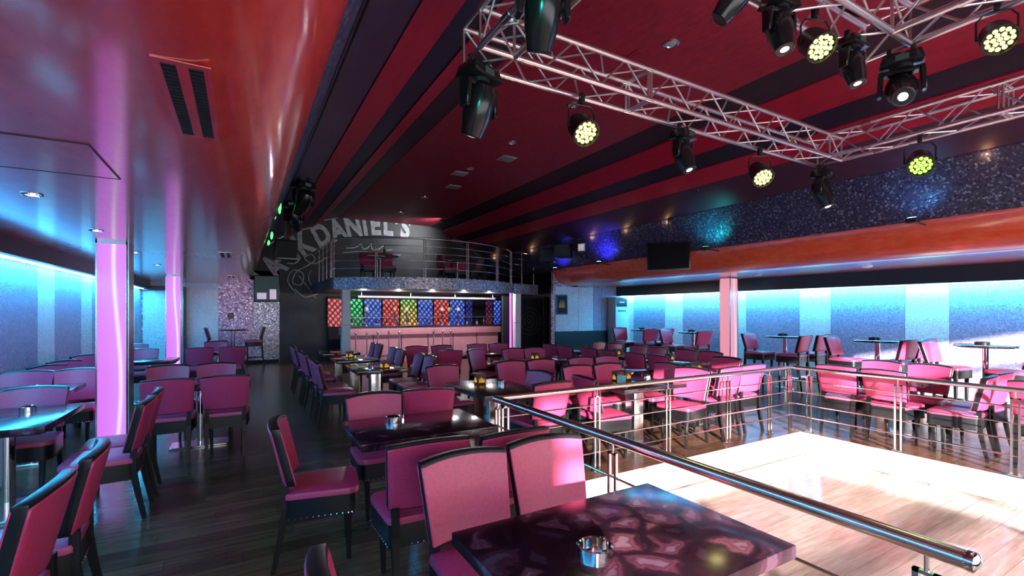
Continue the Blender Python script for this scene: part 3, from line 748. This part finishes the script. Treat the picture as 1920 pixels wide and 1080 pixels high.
def moving_head(x, y, pan, tilt, label, lens='lens_white', s=1.0, z=3.60, lr=.042):
    t = thing('moving_head', label, 'stage light', (x, y, z), R(pan), 'moving head lights'); t.scale = (s, s, s)
    for sx in (-.09, .09):
        B().box(sx-.018, sx+.018, -.03, .03, -.05, .03).obj('clamp', 'black_metal', t, bevel=.006, seg=1)
    b = B(); b.frustum([(-.17,-.12,-.16),(.17,-.12,-.16),(.17,.12,-.16),(-.17,.12,-.16)], [(-.14,-.10,-.05),(.14,-.10,-.05),(.14,.10,-.05),(-.14,.10,-.05)])
    bs = b.obj('base', 'black_plastic', t, bevel=.015)
    B().box(-.05,.05,-.124,-.118,-.14,-.09).obj('display', 'tv_dark', bs, smooth=False)
    B().lathe([(.09,-.19),(.09,-.16)], 20).obj('swivel', 'black_metal', t)
    y_ = B(); y_.box(-.16,.16,-.05,.05,-.23,-.19)
    for sx in (-1, 1): y_.frustum([(sx*.165-.02,-.045,-.42),(sx*.165+.02,-.045,-.42),(sx*.165+.02,.045,-.42),(sx*.165-.02,.045,-.42)], [(sx*.15-.022,-.06,-.19),(sx*.15+.022,-.06,-.19),(sx*.15+.022,.06,-.19),(sx*.15-.022,.06,-.19)])
    y_.obj('yoke', 'black_plastic', t, bevel=.008, seg=1)
    m_ = Matrix.Translation((0,0,-.36)) @ Matrix.Rotation(R(tilt), 4, 'X')
    hd = B().lathe([(.05,.17),(.09,.155),(.115,.10),(.125,.0),(.118,-.10),(.098,-.19),(.088,-.245),(.082,-.25),(.078,-.24)], 20).xf(m_).obj('head', 'black_plastic', t)
    B().lathe([(.086,-.246),(.090,-.252),(.080,-.256),(.076,-.250)], 20).xf(m_).obj('lens_ring', 'black_metal', hd)
    B().lathe([(.075,-.238),(.045,-.246),(.002,-.250)], 20).xf(m_).obj('lens', 'glass_clear', hd)
    if lens: B().lathe([(lr,-.249),(lr*.6,-.256),(.002,-.259)], 18).xf(m_).obj('lamp', lens, hd)
    for a in range(3): B().box(-.03,.03,.112,.128,-.06+.05*a,-.04+.05*a).xf(m_).obj('fin', 'black_metal', hd, smooth=False)
    return t
def par_can(x, y, pan, tilt, label, mat='led_yellow', z=3.60, s=1.0, rgb=(1, .9, .4), watt=8):
    t = thing('par_light', label, 'stage light', (x, y, z), R(pan), 'LED par cans'); t.scale = (s, s, s)
    B().box(-.02,.02,-.03,.03,-.07,.03).obj('clamp', 'black_metal', t, bevel=.006, seg=1)
    B().tube([(-.135,0,-.30),(-.135,0,-.14),(-.09,0,-.08),(.09,0,-.08),(.135,0,-.14),(.135,0,-.30)], .009, 8).obj('bracket', 'black_metal', t)
    m_ = Matrix.Translation((0,0,-.29)) @ Matrix.Rotation(R(tilt), 4, 'X')
    c = B().lathe([(.03,.15),(.09,.135),(.115,.06),(.122,-.10),(.126,-.105),(.126,-.12),(.116,-.12),(.112,-.095)], 24).xf(m_).obj('can', 'black_metal', t)
    f = B().lathe([(.112,-.098),(.002,-.100)], 24).xf(m_).obj('led_face', 'black_plastic', t)
    for ring, n in ((0, 1), (.042, 6), (.083, 12)):
        for k in range(n):
            a = 2*math.pi*k/n; B().lathe([(.0185,-.100),(.017,-.108),(.004,-.112)], 10).xf(m_ @ Matrix.Translation((ring*math.cos(a), ring*math.sin(a), 0))).obj('led', mat, f)
    for sx in (-1, 1): B().lathe([(.02,0),(.02,.012)], 10, 'X', (sx*.136, 0, -.29)).obj('knob', 'black_plastic', t)
    l = bpy.data.lights.new('par_lamp', 'SPOT'); l.energy = watt; l.color = rgb; l.spot_size = R(100); l.spot_blend = .6; l.shadow_soft_size = .1
    o = bpy.data.objects.new('par_lamp', l); COL.objects.link(o); o.parent = t; o.matrix_local = m_ @ Matrix.Translation((0,0,-.13))
moving_head(1.67, 3.42, 20, 22, 'large black moving head under the left truss corner, pointing down', 'lens_dim', .98, 3.64)
moving_head(1.66, 2.48, -20, 28, 'black moving head with a teal sheen at the top edge beside the left truss', None, .95, 3.88)
moving_head(2.52, 1.72, 35, 40, 'black moving head cut by the top edge, left of two on the inner truss', None, .62, 3.70)
moving_head(2.98, 1.74, -10, -14, 'black moving head near the top edge with a small white lens', 'lens_white', .64, 3.66)
moving_head(3.86, 1.72, -5, -14, 'slim black moving head between the yellow par and the blue-lensed head', 'lens_white', .62, 3.64)
moving_head(4.33, 1.60, -66, -52, 'large black moving head with a blue lens under the inner truss corner', 'lens_blue', .80, lr=.04)
moving_head(4.12, 3.45, 10, -22, 'black moving head hanging below the middle of the long truss', 'lens_white', .80)
moving_head(6.92, 3.45, 10, -18, 'black moving head hanging below the far right truss corner', 'lens_white', .92)
moving_head(.88, 8.3, 30, 40, 'black moving head with green glints hanging beside the left soffit, nearer one', None, 1.0, 3.78)
moving_head(.88, 9.9, -30, 30, 'black moving head with green glints hanging beside the left soffit, farther one', None, 1.0, 3.78)
par_can(2.72, 3.42, -8, -46, 'yellow-green LED par can below the left part of the long truss', 'led_yellow', rgb=(.8, 1, .3))
par_can(3.40, 1.74, -24, -44, 'yellow LED par can hanging from the inner truss at the top', 'led_yellow', s=.78, z=3.68, rgb=(1, .9, .3))
par_can(5.50, 3.45, -30, -45, 'yellow LED par can below the right part of the long truss', 'led_yellow', rgb=(1, .9, .3))
par_can(6.64, 2.28, -66, -52, 'green LED par can under the right truss', 'led_green', rgb=(.4, 1, .2))
par_can(4.33, 1.08, -62, -48, 'bright yellow LED par can at the top right corner of the picture', 'led_yellow', s=.75, z=3.66, rgb=(1, 1, .3))
for i, (y, z) in enumerate(((7.6, 3.60), (8.4, 3.30), (9.3, 3.35), (9.9, 3.05), (10.6, 3.0))):
    tag(B().lathe([(.002,-.12),(.016,-.10),(.024,0),(.016,.09),(.002,.11)], 12, 'Z').xf(Matrix.Rotation(R(20+14*i), 4, 'X')).obj('laser_lamp', 'laser_green', None, (.56-.02*i, y, z)),
        '%s of five green lamps hanging beside the left soffit' % ('nearest', 'second', 'middle', 'fourth', 'farthest')[i], 'stage light', 'green lamps by the soffit')
t = thing('colour_wash_lamp', 'small teal wash lamp standing on the left bullnose above the frame', 'stage light', (.55, 1.25, 2.98), 0, 'wash lamps on the bullnose')
B().box(-.06,.06,-.12,.12,-.02,.06).obj('housing', 'black_metal', t, bevel=.008, seg=1); B().box(-.03,.03,-.05,.05,.06,.066).obj('lens', 'laser_green', t, smooth=False)
l = bpy.data.lights.new('wash', 'SPOT'); l.energy = 70; l.color = (.02, .85, .72); l.spot_size = R(40); l.spot_blend = .6; l.shadow_soft_size = .05
o = bpy.data.objects.new('wash', l); COL.objects.link(o); o.parent = t; o.location = (.03,0,.10); o.rotation_euler = Vector((1.15, 2.0, .72)).to_track_quat('-Z', 'Y').to_euler()
rack = thing('speaker_rack', 'dark equipment rack hanging beside the left soffit above the television', 'rack', (.85, 11.5, 2.75))
B().box(-.03,.03,-.03,.03,.0,1.05).obj('pole', 'black_metal', rack, smooth=False)
B().box(-.22,.22,-.35,.35,-.02,.42).obj('cabinet', 'black_plastic', rack, bevel=.02)
B().box(-.20,.20,-.358,-.35,.02,.38).obj('grille', 'black_matte', rack, smooth=False)
tag(B().tube([(.74, YN, 3.70), (.74, 11.0, 3.70)], .012, 8).obj('conduit', 'black_metal'), 'thin dark conduit running along the plum band of the left vault', 'conduit')

# ------------------------------------------------------------------ ceiling fittings
def downlight(x, y, z, label, mat='lamp_small', r=.085, tilt=0, power=0, rgb=(1, .8, .6)):
    t = thing('downlight', label, 'downlight', (x, y, z), 0, 'downlights'); t.rotation_euler = (0, R(tilt), 0)
    B().lathe([(r*.72,-.002),(r*.78,-.012),(r,-.010),(r*1.02,.0)], 24).obj('bezel', 'chrome', t)
    B().lathe([(r*.70,-.004),(r*.3,-.010),(.002,-.011)], 18).obj('bulb', mat, t)
    if power:
        l = bpy.data.lights.new('downlight_lamp', 'POINT'); l.energy = power; l.color = rgb; l.shadow_soft_size = .05
        o = bpy.data.objects.new('downlight_lamp', l); COL.objects.link(o); o.parent = t; o.location = (0,0,-.09)
O6 = ['nearest', 'second', 'third', 'fourth', 'fifth', 'farthest']
for i, y in enumerate((3.87, 5.78, 7.63, 9.49, 12.5, 14.8)): downlight(4.42, y, 4.80, '%s recessed downlight along the middle of the red ceiling' % O6[i], 'grey_plastic', .095)
for i, y in enumerate((4.64, 6.36, 8.44, 10.46)): downlight(-1.30, y, 2.46, '%s recessed downlight in the low ceiling of the left aisle' % O6[i], 'lamp_small', .06)
for i, y in enumerate((2.18, 7.43, 8.75, 10.05, 13.15, 15.8)): downlight(8.36, y, 3.68, '%s warm spotlight along the right vault' % O6[i], 'lamp_warm', .05, 50, 1.2, (1, .55, .25))
for i, (y, z) in enumerate(((3.6, 4.0), (5.0, 4.0), (6.2, 4.02))): downlight(7.86, y, 4.03, '%s small silver spotlight on the right plum band' % O6[i], 'grey_plastic', .045, 35)
for i, (x, y) in enumerate(((4.78, 8.49), (4.36, 9.95), (4.68, 11.09), (4.32, 4.32))):
    t = thing('ceiling_speaker', '%s flush ceiling panel in the red ceiling' % ('silver', 'second', 'farthest', 'faint nearest')[i], 'ceiling panel', (x, y, 4.80), 0, 'ceiling panels')
    B().box(-.16,.16,-.16,.16,-.012,0).obj('frame', 'grey_plastic' if i < 3 else 'ceiling_crimson', t, bevel=.003, seg=1); B().box(-.13,.13,-.13,.13,-.016,-.012).obj('mesh_cover', 'glass_clear' if i < 3 else 'ceiling_crimson', t, smooth=False)
# slot diffusers of the left low ceiling
def diffuser(x, y, ln, label):
    t = thing('slot_diffuser', label, 'air vent', (x, y, 2.46), 0, 'slot diffusers')
    f = B(); w_ = .085
    for x0, x1, y0, y1 in ((-w_,-.062,-ln/2-.03,ln/2+.03),(.062,w_,-ln/2-.03,ln/2+.03),(-.018,.018,-ln/2,ln/2),(-.062,.062,-ln/2-.03,-ln/2),(-.062,.062,ln/2,ln/2+.03)): f.box(x0,x1,y0,y1,-.004,.0)
    f.obj('frame', 'ceiling_lacquer', t, smooth=False)
    for sx in (-.040, .040):
        B().box(sx-.022, sx+.022, -ln/2, ln/2, -.003, .0).obj('slot', 'black_matte', t, smooth=False)
        n = int(ln/.03); sl = B()
        for k in range(n): sl.box(sx-.020, sx+.020, -ln/2+k*ln/n, -ln/2+k*ln/n+.006, -.005, -.003)
        o = sl.obj('slats', 'black_metal', t, smooth=False); o['kind'] = 'stuff'
diffuser(-.175, 2.32, .74, 'twin-slot air vent in the red ceiling near the camera')
diffuser(-.20, 8.2, .70, 'twin-slot air vent farther along the left ceiling')
diffuser(-.20, 13.2, .70, 'twin-slot air vent at the far end of the left ceiling')
h = thing('ceiling_hatch', 'square access hatch outlined in the left ceiling', 'hatch', (-1.02, 3.46, 2.46))
for x0,x1,y0,y1 in ((-.36,.36,-.36,-.352),(-.36,.36,.352,.36),(.352,.36,-.352,.352),(-.36,-.352,-.352,.352)): B().box(x0,x1,y0,y1,-.005,.0).obj('edge', 'band_dark', h, smooth=False)
B().box(-.35,.35,-.35,.35,-.003,.0).obj('panel', 'ceiling_lacquer', h, smooth=False)
for x, y, lab, m in ((9.95, 4.2, 'round white ceiling speaker in the right low ceiling', 'white_paint'), (9.95, 6.3, 'round dim ceiling speaker in the right low ceiling', 'grey_plastic')):
    tag(B().lathe([(.10,0),(.095,-.02),(.06,-.035),(.002,-.038)], 24).obj('ceiling_dome', m, None, (x, y, 2.46)), lab, 'ceiling speaker')

# ------------------------------------------------------------------ balcony over the bar
X0, X1, YB, YC = 2.08, 7.45, 12.9, 11.62
def arc_pts(n=24, inset=0.0):
    cx = (X0+X1)/2; half = (X1-X0)/2; sag = YB-YC; r = (half*half+sag*sag)/(2*sag); cy = YC+r; a0 = math.asin(half/r)
    return [(cx+(r-inset)*math.sin(-a0+2*a0*k/n), cy-(r-inset)*math.cos(-a0+2*a0*k/n)) for k in range(n+1)]
arc = arc_pts()
sl = B().prism(arc+[(X1, YF), (X0, YF)], 2.22, 2.48)
struct(sl.obj('floor_balcony', 'dark_grey', smooth=False))
fa = B(); ai = arc_pts(inset=.06)
n = len(arc); vs = [(x,y,2.20) for x,y in arc]+[(x,y,2.50) for x,y in arc]+[(x,y,2.20) for x,y in ai]+[(x,y,2.50) for x,y in ai]
fs = []
for k in range(n-1): fs += [(k,k+1,n+k+1,n+k), (2*n+k+1,2*n+k,3*n+k,3*n+k+1), (n+k,n+k+1,3*n+k+1,3*n+k), (k+1,k,2*n+k,2*n+k+1)]
fs += [(0,n,3*n,2*n), (n-1,2*n+n-1,3*n+n-1,2*n-1)]
struct(fa.add([(x, y-.06, z) for x,y,z in vs], fs).obj('trim_8', 'glitter_silver'))
struct(B().box(X0-.06, X0, YB-.06, YF, 2.20, 2.50).obj('trim_9', 'dark_grey', smooth=False))
struct(B().prism([(X1, YB-.05), (8.62, 13.30), (8.62, YF), (X1, YF)], 2.22, 2.48).obj('floor_landing', 'dark_grey', smooth=False))
struct(B().prism([(X1, YB-.10), (8.66, 13.24), (8.66, 13.30), (X1, YB-.04)], 2.18, 2.51).obj('trim_10', 'glitter_silver', smooth=False))
br = thing('balcony_railing', 'curved chrome balcony railing with five bars above the bar', 'railing')
ap = [(x, y+.06) for x, y in arc_pts(30)]
for z, r_ in ((3.52, .024), (3.32, .010), (3.13, .010), (2.94, .010), (2.74, .010)):
    B().tube([(x, y, z) for x, y in ap], r_, 10).obj('rail' if r_ < .02 else 'handrail', 'steel', br)
    rod('side_rail', (X0+.03, YB, z), (X0+.03, YF-.1, z), r_, 'steel', br)
    rod('landing_rail', (X1, YB+.06, z), (8.58, 13.36, z), r_, 'steel', br)
for k in (0, 6, 12, 18, 24, 30):
    for e in (-.025, .025):
        x, y = ap[k]; rod('post', (x+e, y, 2.48), (x+e, y, 3.52), .012, 'steel', br)
for y in (13.5, 14.2, 14.9, 15.7): rod('post', (X0+.03, y, 2.48), (X0+.03, y, 3.52), .018, 'steel', br)
for x, y in ((7.95, 13.12), (8.55, 13.34)): rod('post', (x, y, 2.48), (x, y, 3.52), .014, 'steel', br)
for i, (x, y, f) in enumerate(((3.25, 14.3, 'S'), (3.78, 14.3, 'S'), (5.3, 13.6, 'E'), (5.75, 14.5, 'S'), (6.3, 14.5, 'S'), (7.06, 14.3, 'W'))):
    seat_thing(chair0, mk_c, x, y, f, '%s chair from the left up on the balcony' % ('first', 'second', 'third', 'fourth', 'fifth', 'sixth')[i], CH, 0, 2.48)
for x, lab in ((3.5, 'left table up on the balcony'), (6.0, 'right table up on the balcony')):
    o = table(x, 13.75 if x < 5 else 13.9, .9, .66, 'table_gloss', 'round', lab); o.location.z = 2.48
b_ = thing('bottle', 'dark bottle standing on the left balcony table', 'bottle', (3.62, 13.7, 3.24))
B().lathe([(.035,0),(.037,.02),(.037,.16),(.015,.21),(.013,.28),(.016,.285),(.016,.30)], 14).obj('glass', 'glass_dark', b_)
spot = bpy.data.lights.new('mural_fill_spot', 'SPOT'); spot.energy = 230; spot.color = (.9, .95, 1); spot.spot_size = R(110); spot.spot_blend = .8; spot.shadow_soft_size = .15  # spot added to brighten the mural, no known fitting there
t = thing('mural_fill', 'added fill light in a small black housing, brightening the mural', 'flood light', (5.9, 14.9, 4.76))
B().box(-.09,.09,-.05,.05,-.16,-.04).obj('housing', 'black_metal', t, bevel=.01); B().box(-.07,.07,.05,.055,-.14,-.06).obj('glass', 'lamp_small', t, smooth=False); rod('bracket', (0,0,-.04), (0,0,.04), .012, 'black_metal', t)
o = bpy.data.objects.new('mural_fill_lamp', spot); COL.objects.link(o); o.parent = t; o.location = (0,.1,-.10); o.rotation_euler = (R(72), 0, R(28))

# ------------------------------------------------------------------ bar
for x, lab in ((2.42, 'square white column at the left end of the bar'), (7.72, 'square white column at the right end of the bar')):
    t = thing('bar_column', lab, 'column', (x, 13.05, 0), 0, 'bar columns')
    B().box(-.10,.10,-.10,.10,.45,2.20).obj('shaft', 'white_paint', t, bevel=.008); B().box(-.11,.11,-.11,.11,0,.45).obj('plinth', 'black_metal', t, smooth=False)
    B().box(-.105,.105,-.105,.105,1.25,1.27).obj('joint', 'grey_plastic', t, smooth=False)
tag(B().tube([(7.46, 13.0, .35), (7.46, 13.0, 2.20)], .032, 12).obj('neon_tube', 'neon_magenta'), 'upright magenta neon tube left of the right bar column', 'neon tube')
bc = thing('bar_counter', 'long rose-coloured bar counter with stepped front', 'bar counter', (0, 0, 0))
B().box(2.70, 8.05, 14.95, 15.45, .0, .95).obj('front', 'bar_front', bc, smooth=False)
B().box(2.66, 8.10, 14.82, 15.50, .88, 1.12).obj('apron', 'bar_front', bc, bevel=.006)
B().box(2.62, 8.14, 14.78, 15.55, 1.12, 1.16).obj('counter_top', 'table_gloss', bc, bevel=.006)
for x in (3.6, 4.5, 5.4, 6.3, 7.2): B().box(x-.01, x+.01, 14.935, 14.955, .05, .88).obj('panel_joint', 'band_dark', bc, smooth=False)
rod('foot_rail', (2.75, 14.78, .22), (8.0, 14.78, .22), .025, 'chrome', bc)
bb = thing('back_bar', 'wall of coloured backlit panels behind the bar', 'back bar', (0, 0, 0))
B().box(2.5, 9.0, 16.45, 16.65, .0, 2.13).obj('carcass', 'black_matte', bb, smooth=False)
x = 3.03
for k, wd in (('green', .56), ('blue', .56), ('red', .56), ('amber', .58), ('blue', .54), ('red', .56), ('blue', .58), ('navy', .26), (None, .45), ('wine', .28), ('blue', .30), (None, .18), ('navy', .30)):
    if k: B().box(0, wd, 0, .03, 0, .92).obj('backlit_panel', 'backlit_'+k, bb, (x, 16.42, 1.12), smooth=False)
    x += wd+.07
B().box(2.48, 2.98, 16.40, 16.45, 1.12, 2.04).obj('backlit_panel', 'backlit_red', bb, smooth=False)
for z in (1.10, 1.42): B().box(3.0, 8.9, 16.22, 16.44, z-.02, z).obj('shelf', 'glass_clear' if z > 1.2 else 'black_matte', bb, smooth=False)
gr = B().tube([(3.0, 14.3, 2.06), (7.55, 14.3, 2.06)], .035, 12)
t = thing('glass_rack', 'long steel pipe hanging under the balcony above the bar', 'pipe', (0,0,0)); gr.obj('pipe', 'grey_plastic', t)
for x in (3.1, 4.6, 6.1, 7.5): rod('hanger', (x, 14.3, 2.06), (x, 14.3, 2.23), .012, 'chrome', t)
B().lathe([(.06,-.03),(.075,0),(.06,.05)], 14, 'X', (7.57, 14.3, 2.06)).obj('end_cap', 'chrome', t)
for i, x in enumerate((2.69, 2.95, 3.28, 3.60, 3.94, 4.26, 5.39, 5.70, 5.99)):
    t = thing('chrome_post', '%s chrome ball-topped post from the left in front of the bar' % ('first','second','third','fourth','fifth','sixth','seventh','eighth','ninth')[i], 'post', (x, 14.4, 0), 0, 'chrome posts before the bar')
    B().lathe([(.13,0),(.13,.015),(.05,.05),(.03,.20),(.022,.50),(.020,.93)], 16).obj('shaft', 'chrome', t)
    B().lathe([(.012,.92),(.030,.935),(.042,.965),(.038,.995),(.015,1.02),(.002,1.022)], 16).obj('ball', 'chrome', t)
BN = ['dark green', 'clear', 'brown']; cnt = 0
WORD = ['first','second','third','fourth','fifth','sixth','seventh','eighth','ninth','tenth','eleventh','twelfth','thirteenth','fourteenth']
def bottle(x, y, z, kind, label, hgt=1.0):
    t = thing('bottle', label, 'bottle', (x, y, z), 0, 'bottles behind the bar')
    B().lathe([(.036,0),(.040,.01),(.040,.17*hgt),(.016,.23*hgt),(.014,.29*hgt)], 12).obj('glass', ('glass_dark', 'glass_clear', 'glass_brown')[kind], t)
    B().lathe([(.017,.285*hgt),(.017,.32*hgt)], 10).obj('cap', ('black_plastic', 'white_paint', 'gold_print')[kind], t)
    B().lathe([(.0408,.05*hgt),(.0408,.12*hgt)], 12).obj('paper_label', ('white_paint', 'cardboard', 'white_paint')[kind], t)
for i in range(14):
    bottle(3.25+.38*i+random.uniform(-.06,.06), 16.32, 1.10, i % 3, '%s bottle from the left on the back bar shelf' % WORD[i], random.uniform(.9, 1.15))
for i, x in enumerate((3.45, 4.35, 4.75, 6.0, 6.25, 6.6)):
    t = thing('beer_tap', '%s tap with round handle from the left on the bar counter' % WORD[i], 'tap', (x, 15.2, 1.16), 0, 'taps on the bar')
    B().lathe([(.05,0),(.05,.02),(.022,.03),(.022,.42),(.03,.43),(.03,.46)], 14).obj('column', 'chrome', t)
    B().lathe([(.002,.46),(.05,.49),(.065,.54),(.05,.59),(.002,.62)], 14).obj('badge', ('white_paint','gold_print','white_paint')[i % 3], t)
    rod('spout', (0,-.02,.36), (0,-.13,.34), .010, 'chrome', t)
for i, x in enumerate((3.0, 4.0, 5.05, 6.1, 7.0)): downlight(x, 13.6, 2.25, '%s small white spotlight from the left under the balcony' % O6[i], 'led_white', .045, 0, 34, (1, .92, .9))
# doorway with concentric rings right of the bar
wd = struct(B().box(7.6, 9.5, 13.75, 13.85, -.05, 2.14).obj('wall_bar_end', 'dark_grey', smooth=False))
d1 = struct(B().box(8.05, 9.15, 13.70, 13.75, .0, 2.05).obj('door_1', 'black_metal', smooth=False))
for r_ in (.46, .33, .20, .08):
    B().tube([(8.60+r_*math.cos(2*math.pi*k/40), 13.69, 1.28+r_*math.sin(2*math.pi*k/40)) for k in range(40)], .022, 8, closed=True).obj('ring', 'dark_grey', d1)
B().box(9.15, 9.25, 13.62, 13.78, 0, 2.12).obj('door_frame', 'band_dark', d1, smooth=False); B().box(7.95, 8.05, 13.62, 13.78, 0, 2.12).obj('door_frame', 'band_dark', d1, smooth=False)
rod('handle', (8.16, 13.66, .95), (8.16, 13.66, 1.15), .012, 'chrome', d1)

# ------------------------------------------------------------------ wall things
def television(name, label, loc, rz, w_, h_, mats, tilt=0, pole=0):
    t = thing(name, label, 'television', loc, rz); t.rotation_euler = (R(tilt), 0, rz)
    B().box(-w_/2, w_/2, 0, .05, -h_/2, h_/2).obj('housing', 'black_plastic', t, bevel=.008)
    s_ = B().box(-w_/2+.025, w_/2-.025, -.004, 0, -h_/2+.03, h_/2-.025).obj('screen', mats[0], t, smooth=False)
    if len(mats) > 1:
        B().box(-w_*.38, -w_*.02, -.007, -.004, -h_*.40, -h_*.16).obj('picture', mats[1], s_, smooth=False)
        B().box(w_*.10, w_*.36, -.007, -.004, -h_*.40, -h_*.02).obj('picture', mats[1], s_, smooth=False)
    B().box(-.05,.05,.05,.235,-.06,.06).obj('bracket', 'black_metal', t, smooth=False)
    if pole: B().tube([(0,.1,0),(0,.1,pole)], .02, 10).obj('pole', 'black_metal', t)
    return t
television('television', 'wall television showing a pale picture at the end of the left aisle', (.70, 16.45, 2.33), R(-4), .72, .82, ('tv_dark', 'tv_picture'))
television('television', 'dark flat television hanging in front of the orange bullnose', (8.22, 7.28, 2.85), R(-50), .92, .62, ('screen_off',), 0, .86)
for i, (y, z) in enumerate(((11.7, 3.30), (10.95, 3.36))):
    t = thing('loudspeaker', ('farther' if i == 0 else 'nearer') + ' black loudspeaker above the orange bullnose, lit blue', 'loudspeaker', (8.06, y, z), R(-55), 'loudspeakers')
    B().frustum([(-.25,-.17,-.20),(.25,-.17,-.20),(.20,.17,-.20),(-.20,.17,-.20)], [(-.25,-.20,.20),(.25,-.20,.20),(.20,.17,.20),(-.20,.17,.20)]).obj('cabinet', 'black_plastic', t, bevel=.015)
    B().box(-.22,.22,-.205,-.19,-.17,.17).obj('grille', 'dark_grey', t, smooth=False); B().box(-.05,.05,.17,.46,-.03,.03).obj('bracket', 'black_metal', t, smooth=False)
t = thing('flood_lamp', 'small white flood lamp beside the nearer loudspeaker on the right', 'flood light', (8.30, 10.45, 3.42), R(-50))
B().box(-.10,.10,-.05,.05,-.11,.11).obj('housing', 'grey_plastic', t, bevel=.01); B().box(-.08,.08,-.056,-.05,-.09,.09).obj('glass', 'lens_dim', t, smooth=False)
for i, (y, rgb, en, m) in enumerate(((9.6, (.05, .05, 1), 75, 'lens_blue'), (11.6, (.06, .06, 1), 60, 'lens_blue'), (6.3, (.01, .60, .60), 40, 'laser_green'), (2.9, (.05, .20, .40), 22, 'lens_blue'))):
    t = thing('colour_wash_lamp', '%s small colour wash lamp on an arm before the orange bullnose' % O6[i], 'stage light', (8.20, y, 2.90), 0, 'wash lamps on the bullnose')
    B().box(-.05,.05,-.07,.07,-.03,.04).obj('housing', 'black_metal', t, bevel=.008, seg=1)
    B().box(-.03,.03,-.05,.05,.04,.046).obj('lens', m, t, smooth=False)
    rod('arm', (.04,0,0), (.46,0,-.02), .012, 'black_metal', t, 8)
    l = bpy.data.lights.new('wash', 'SPOT'); l.energy = en; l.color = rgb; l.spot_size = R(125); l.spot_blend = .9; l.shadow_soft_size = .06
    o = bpy.data.objects.new('wash', l); COL.objects.link(o); o.parent = t; o.location = (0,0,.08); o.rotation_euler = Vector((.45, .1, .75)).to_track_quat('-Z', 'Y').to_euler()
t = thing('air_conditioner', 'tall standing air conditioner in the corner before the blue wall', 'air conditioner', (11.10, 12.02, 0))
B().box(-.27,.27,-.20,.20,0,2.10).obj('body', 'grey_plastic', t, bevel=.02)
B().box(-.24,.24,-.212,-.20,1.78,2.05).obj('head_panel', 'black_plastic', t, bevel=.01, seg=1); B().box(-.10,.10,-.216,-.212,1.92,1.94).obj('display', 'display_amber', t, smooth=False)
B().box(-.18,.18,-.206,-.20,1.62,1.66).obj('name_bar', 'dark_grey', t, smooth=False)
for k in range(9): B().box(-.22,.22,-.212,-.20,.30+.09*k,.34+.09*k).obj('louver', 'dark_grey', t, smooth=False)
tag(B().box(11.40,11.46,12.14,12.20,.05,2.12).obj('led_tube', 'led_cyan', smooth=False), 'upright cyan light tube beside the air conditioner', 'light tube')
pf = thing('framed_poster', 'black framed poster with golden flames on the pale end wall', 'poster', (8.94, YR-.035, 1.84))
B().box(-.23,.23,-.015,.015,-.32,.32).obj('frame', 'black_plastic', pf, bevel=.006, seg=1); B().box(-.19,.19,-.018,-.015,-.28,.28).obj('print', 'black_matte', pf, smooth=False)
for dx, hh in ((-.11,.16),(-.06,.24),(-.01,.20),(.04,.26),(.09,.18)): B().frustum([(dx-.018,-.022,-.10),(dx+.018,-.022,-.10),(dx+.018,-.018,-.10),(dx-.018,-.018,-.10)], [(dx-.006,-.022,-.10+hh),(dx+.006,-.022,-.10+hh),(dx+.006,-.018,-.10+hh),(dx-.006,-.018,-.10+hh)]).obj('flame_print', 'gold_print', pf, smooth=False)
t = thing('wall_switch', 'small dark switch plate on the rosy glitter wall', 'switch', (-.27, YF-.03, 1.49))
B().box(-.08,.08,-.012,.01,-.08,.08).obj('plate', 'cardboard', t, bevel=.004, seg=1); B().box(-.05,.05,-.018,-.012,-.05,-.01).obj('rocker', 'black_plastic', t, smooth=False); B().box(-.05,.05,-.018,-.012,.01,.05).obj('rocker', 'black_plastic', t, smooth=False)
d2 = struct(B().box(-1.50,-1.38,16.35,16.65,0,2.32).obj('door_2', 'black_metal', smooth=False))
B().box(-2.40,-1.50,16.40,16.60,2.22,2.34).obj('lintel', 'black_metal', d2, smooth=False); rod('chrome_bar', (-1.44,16.32,.4), (-1.44,16.32,2.0), .018, 'chrome', d2)
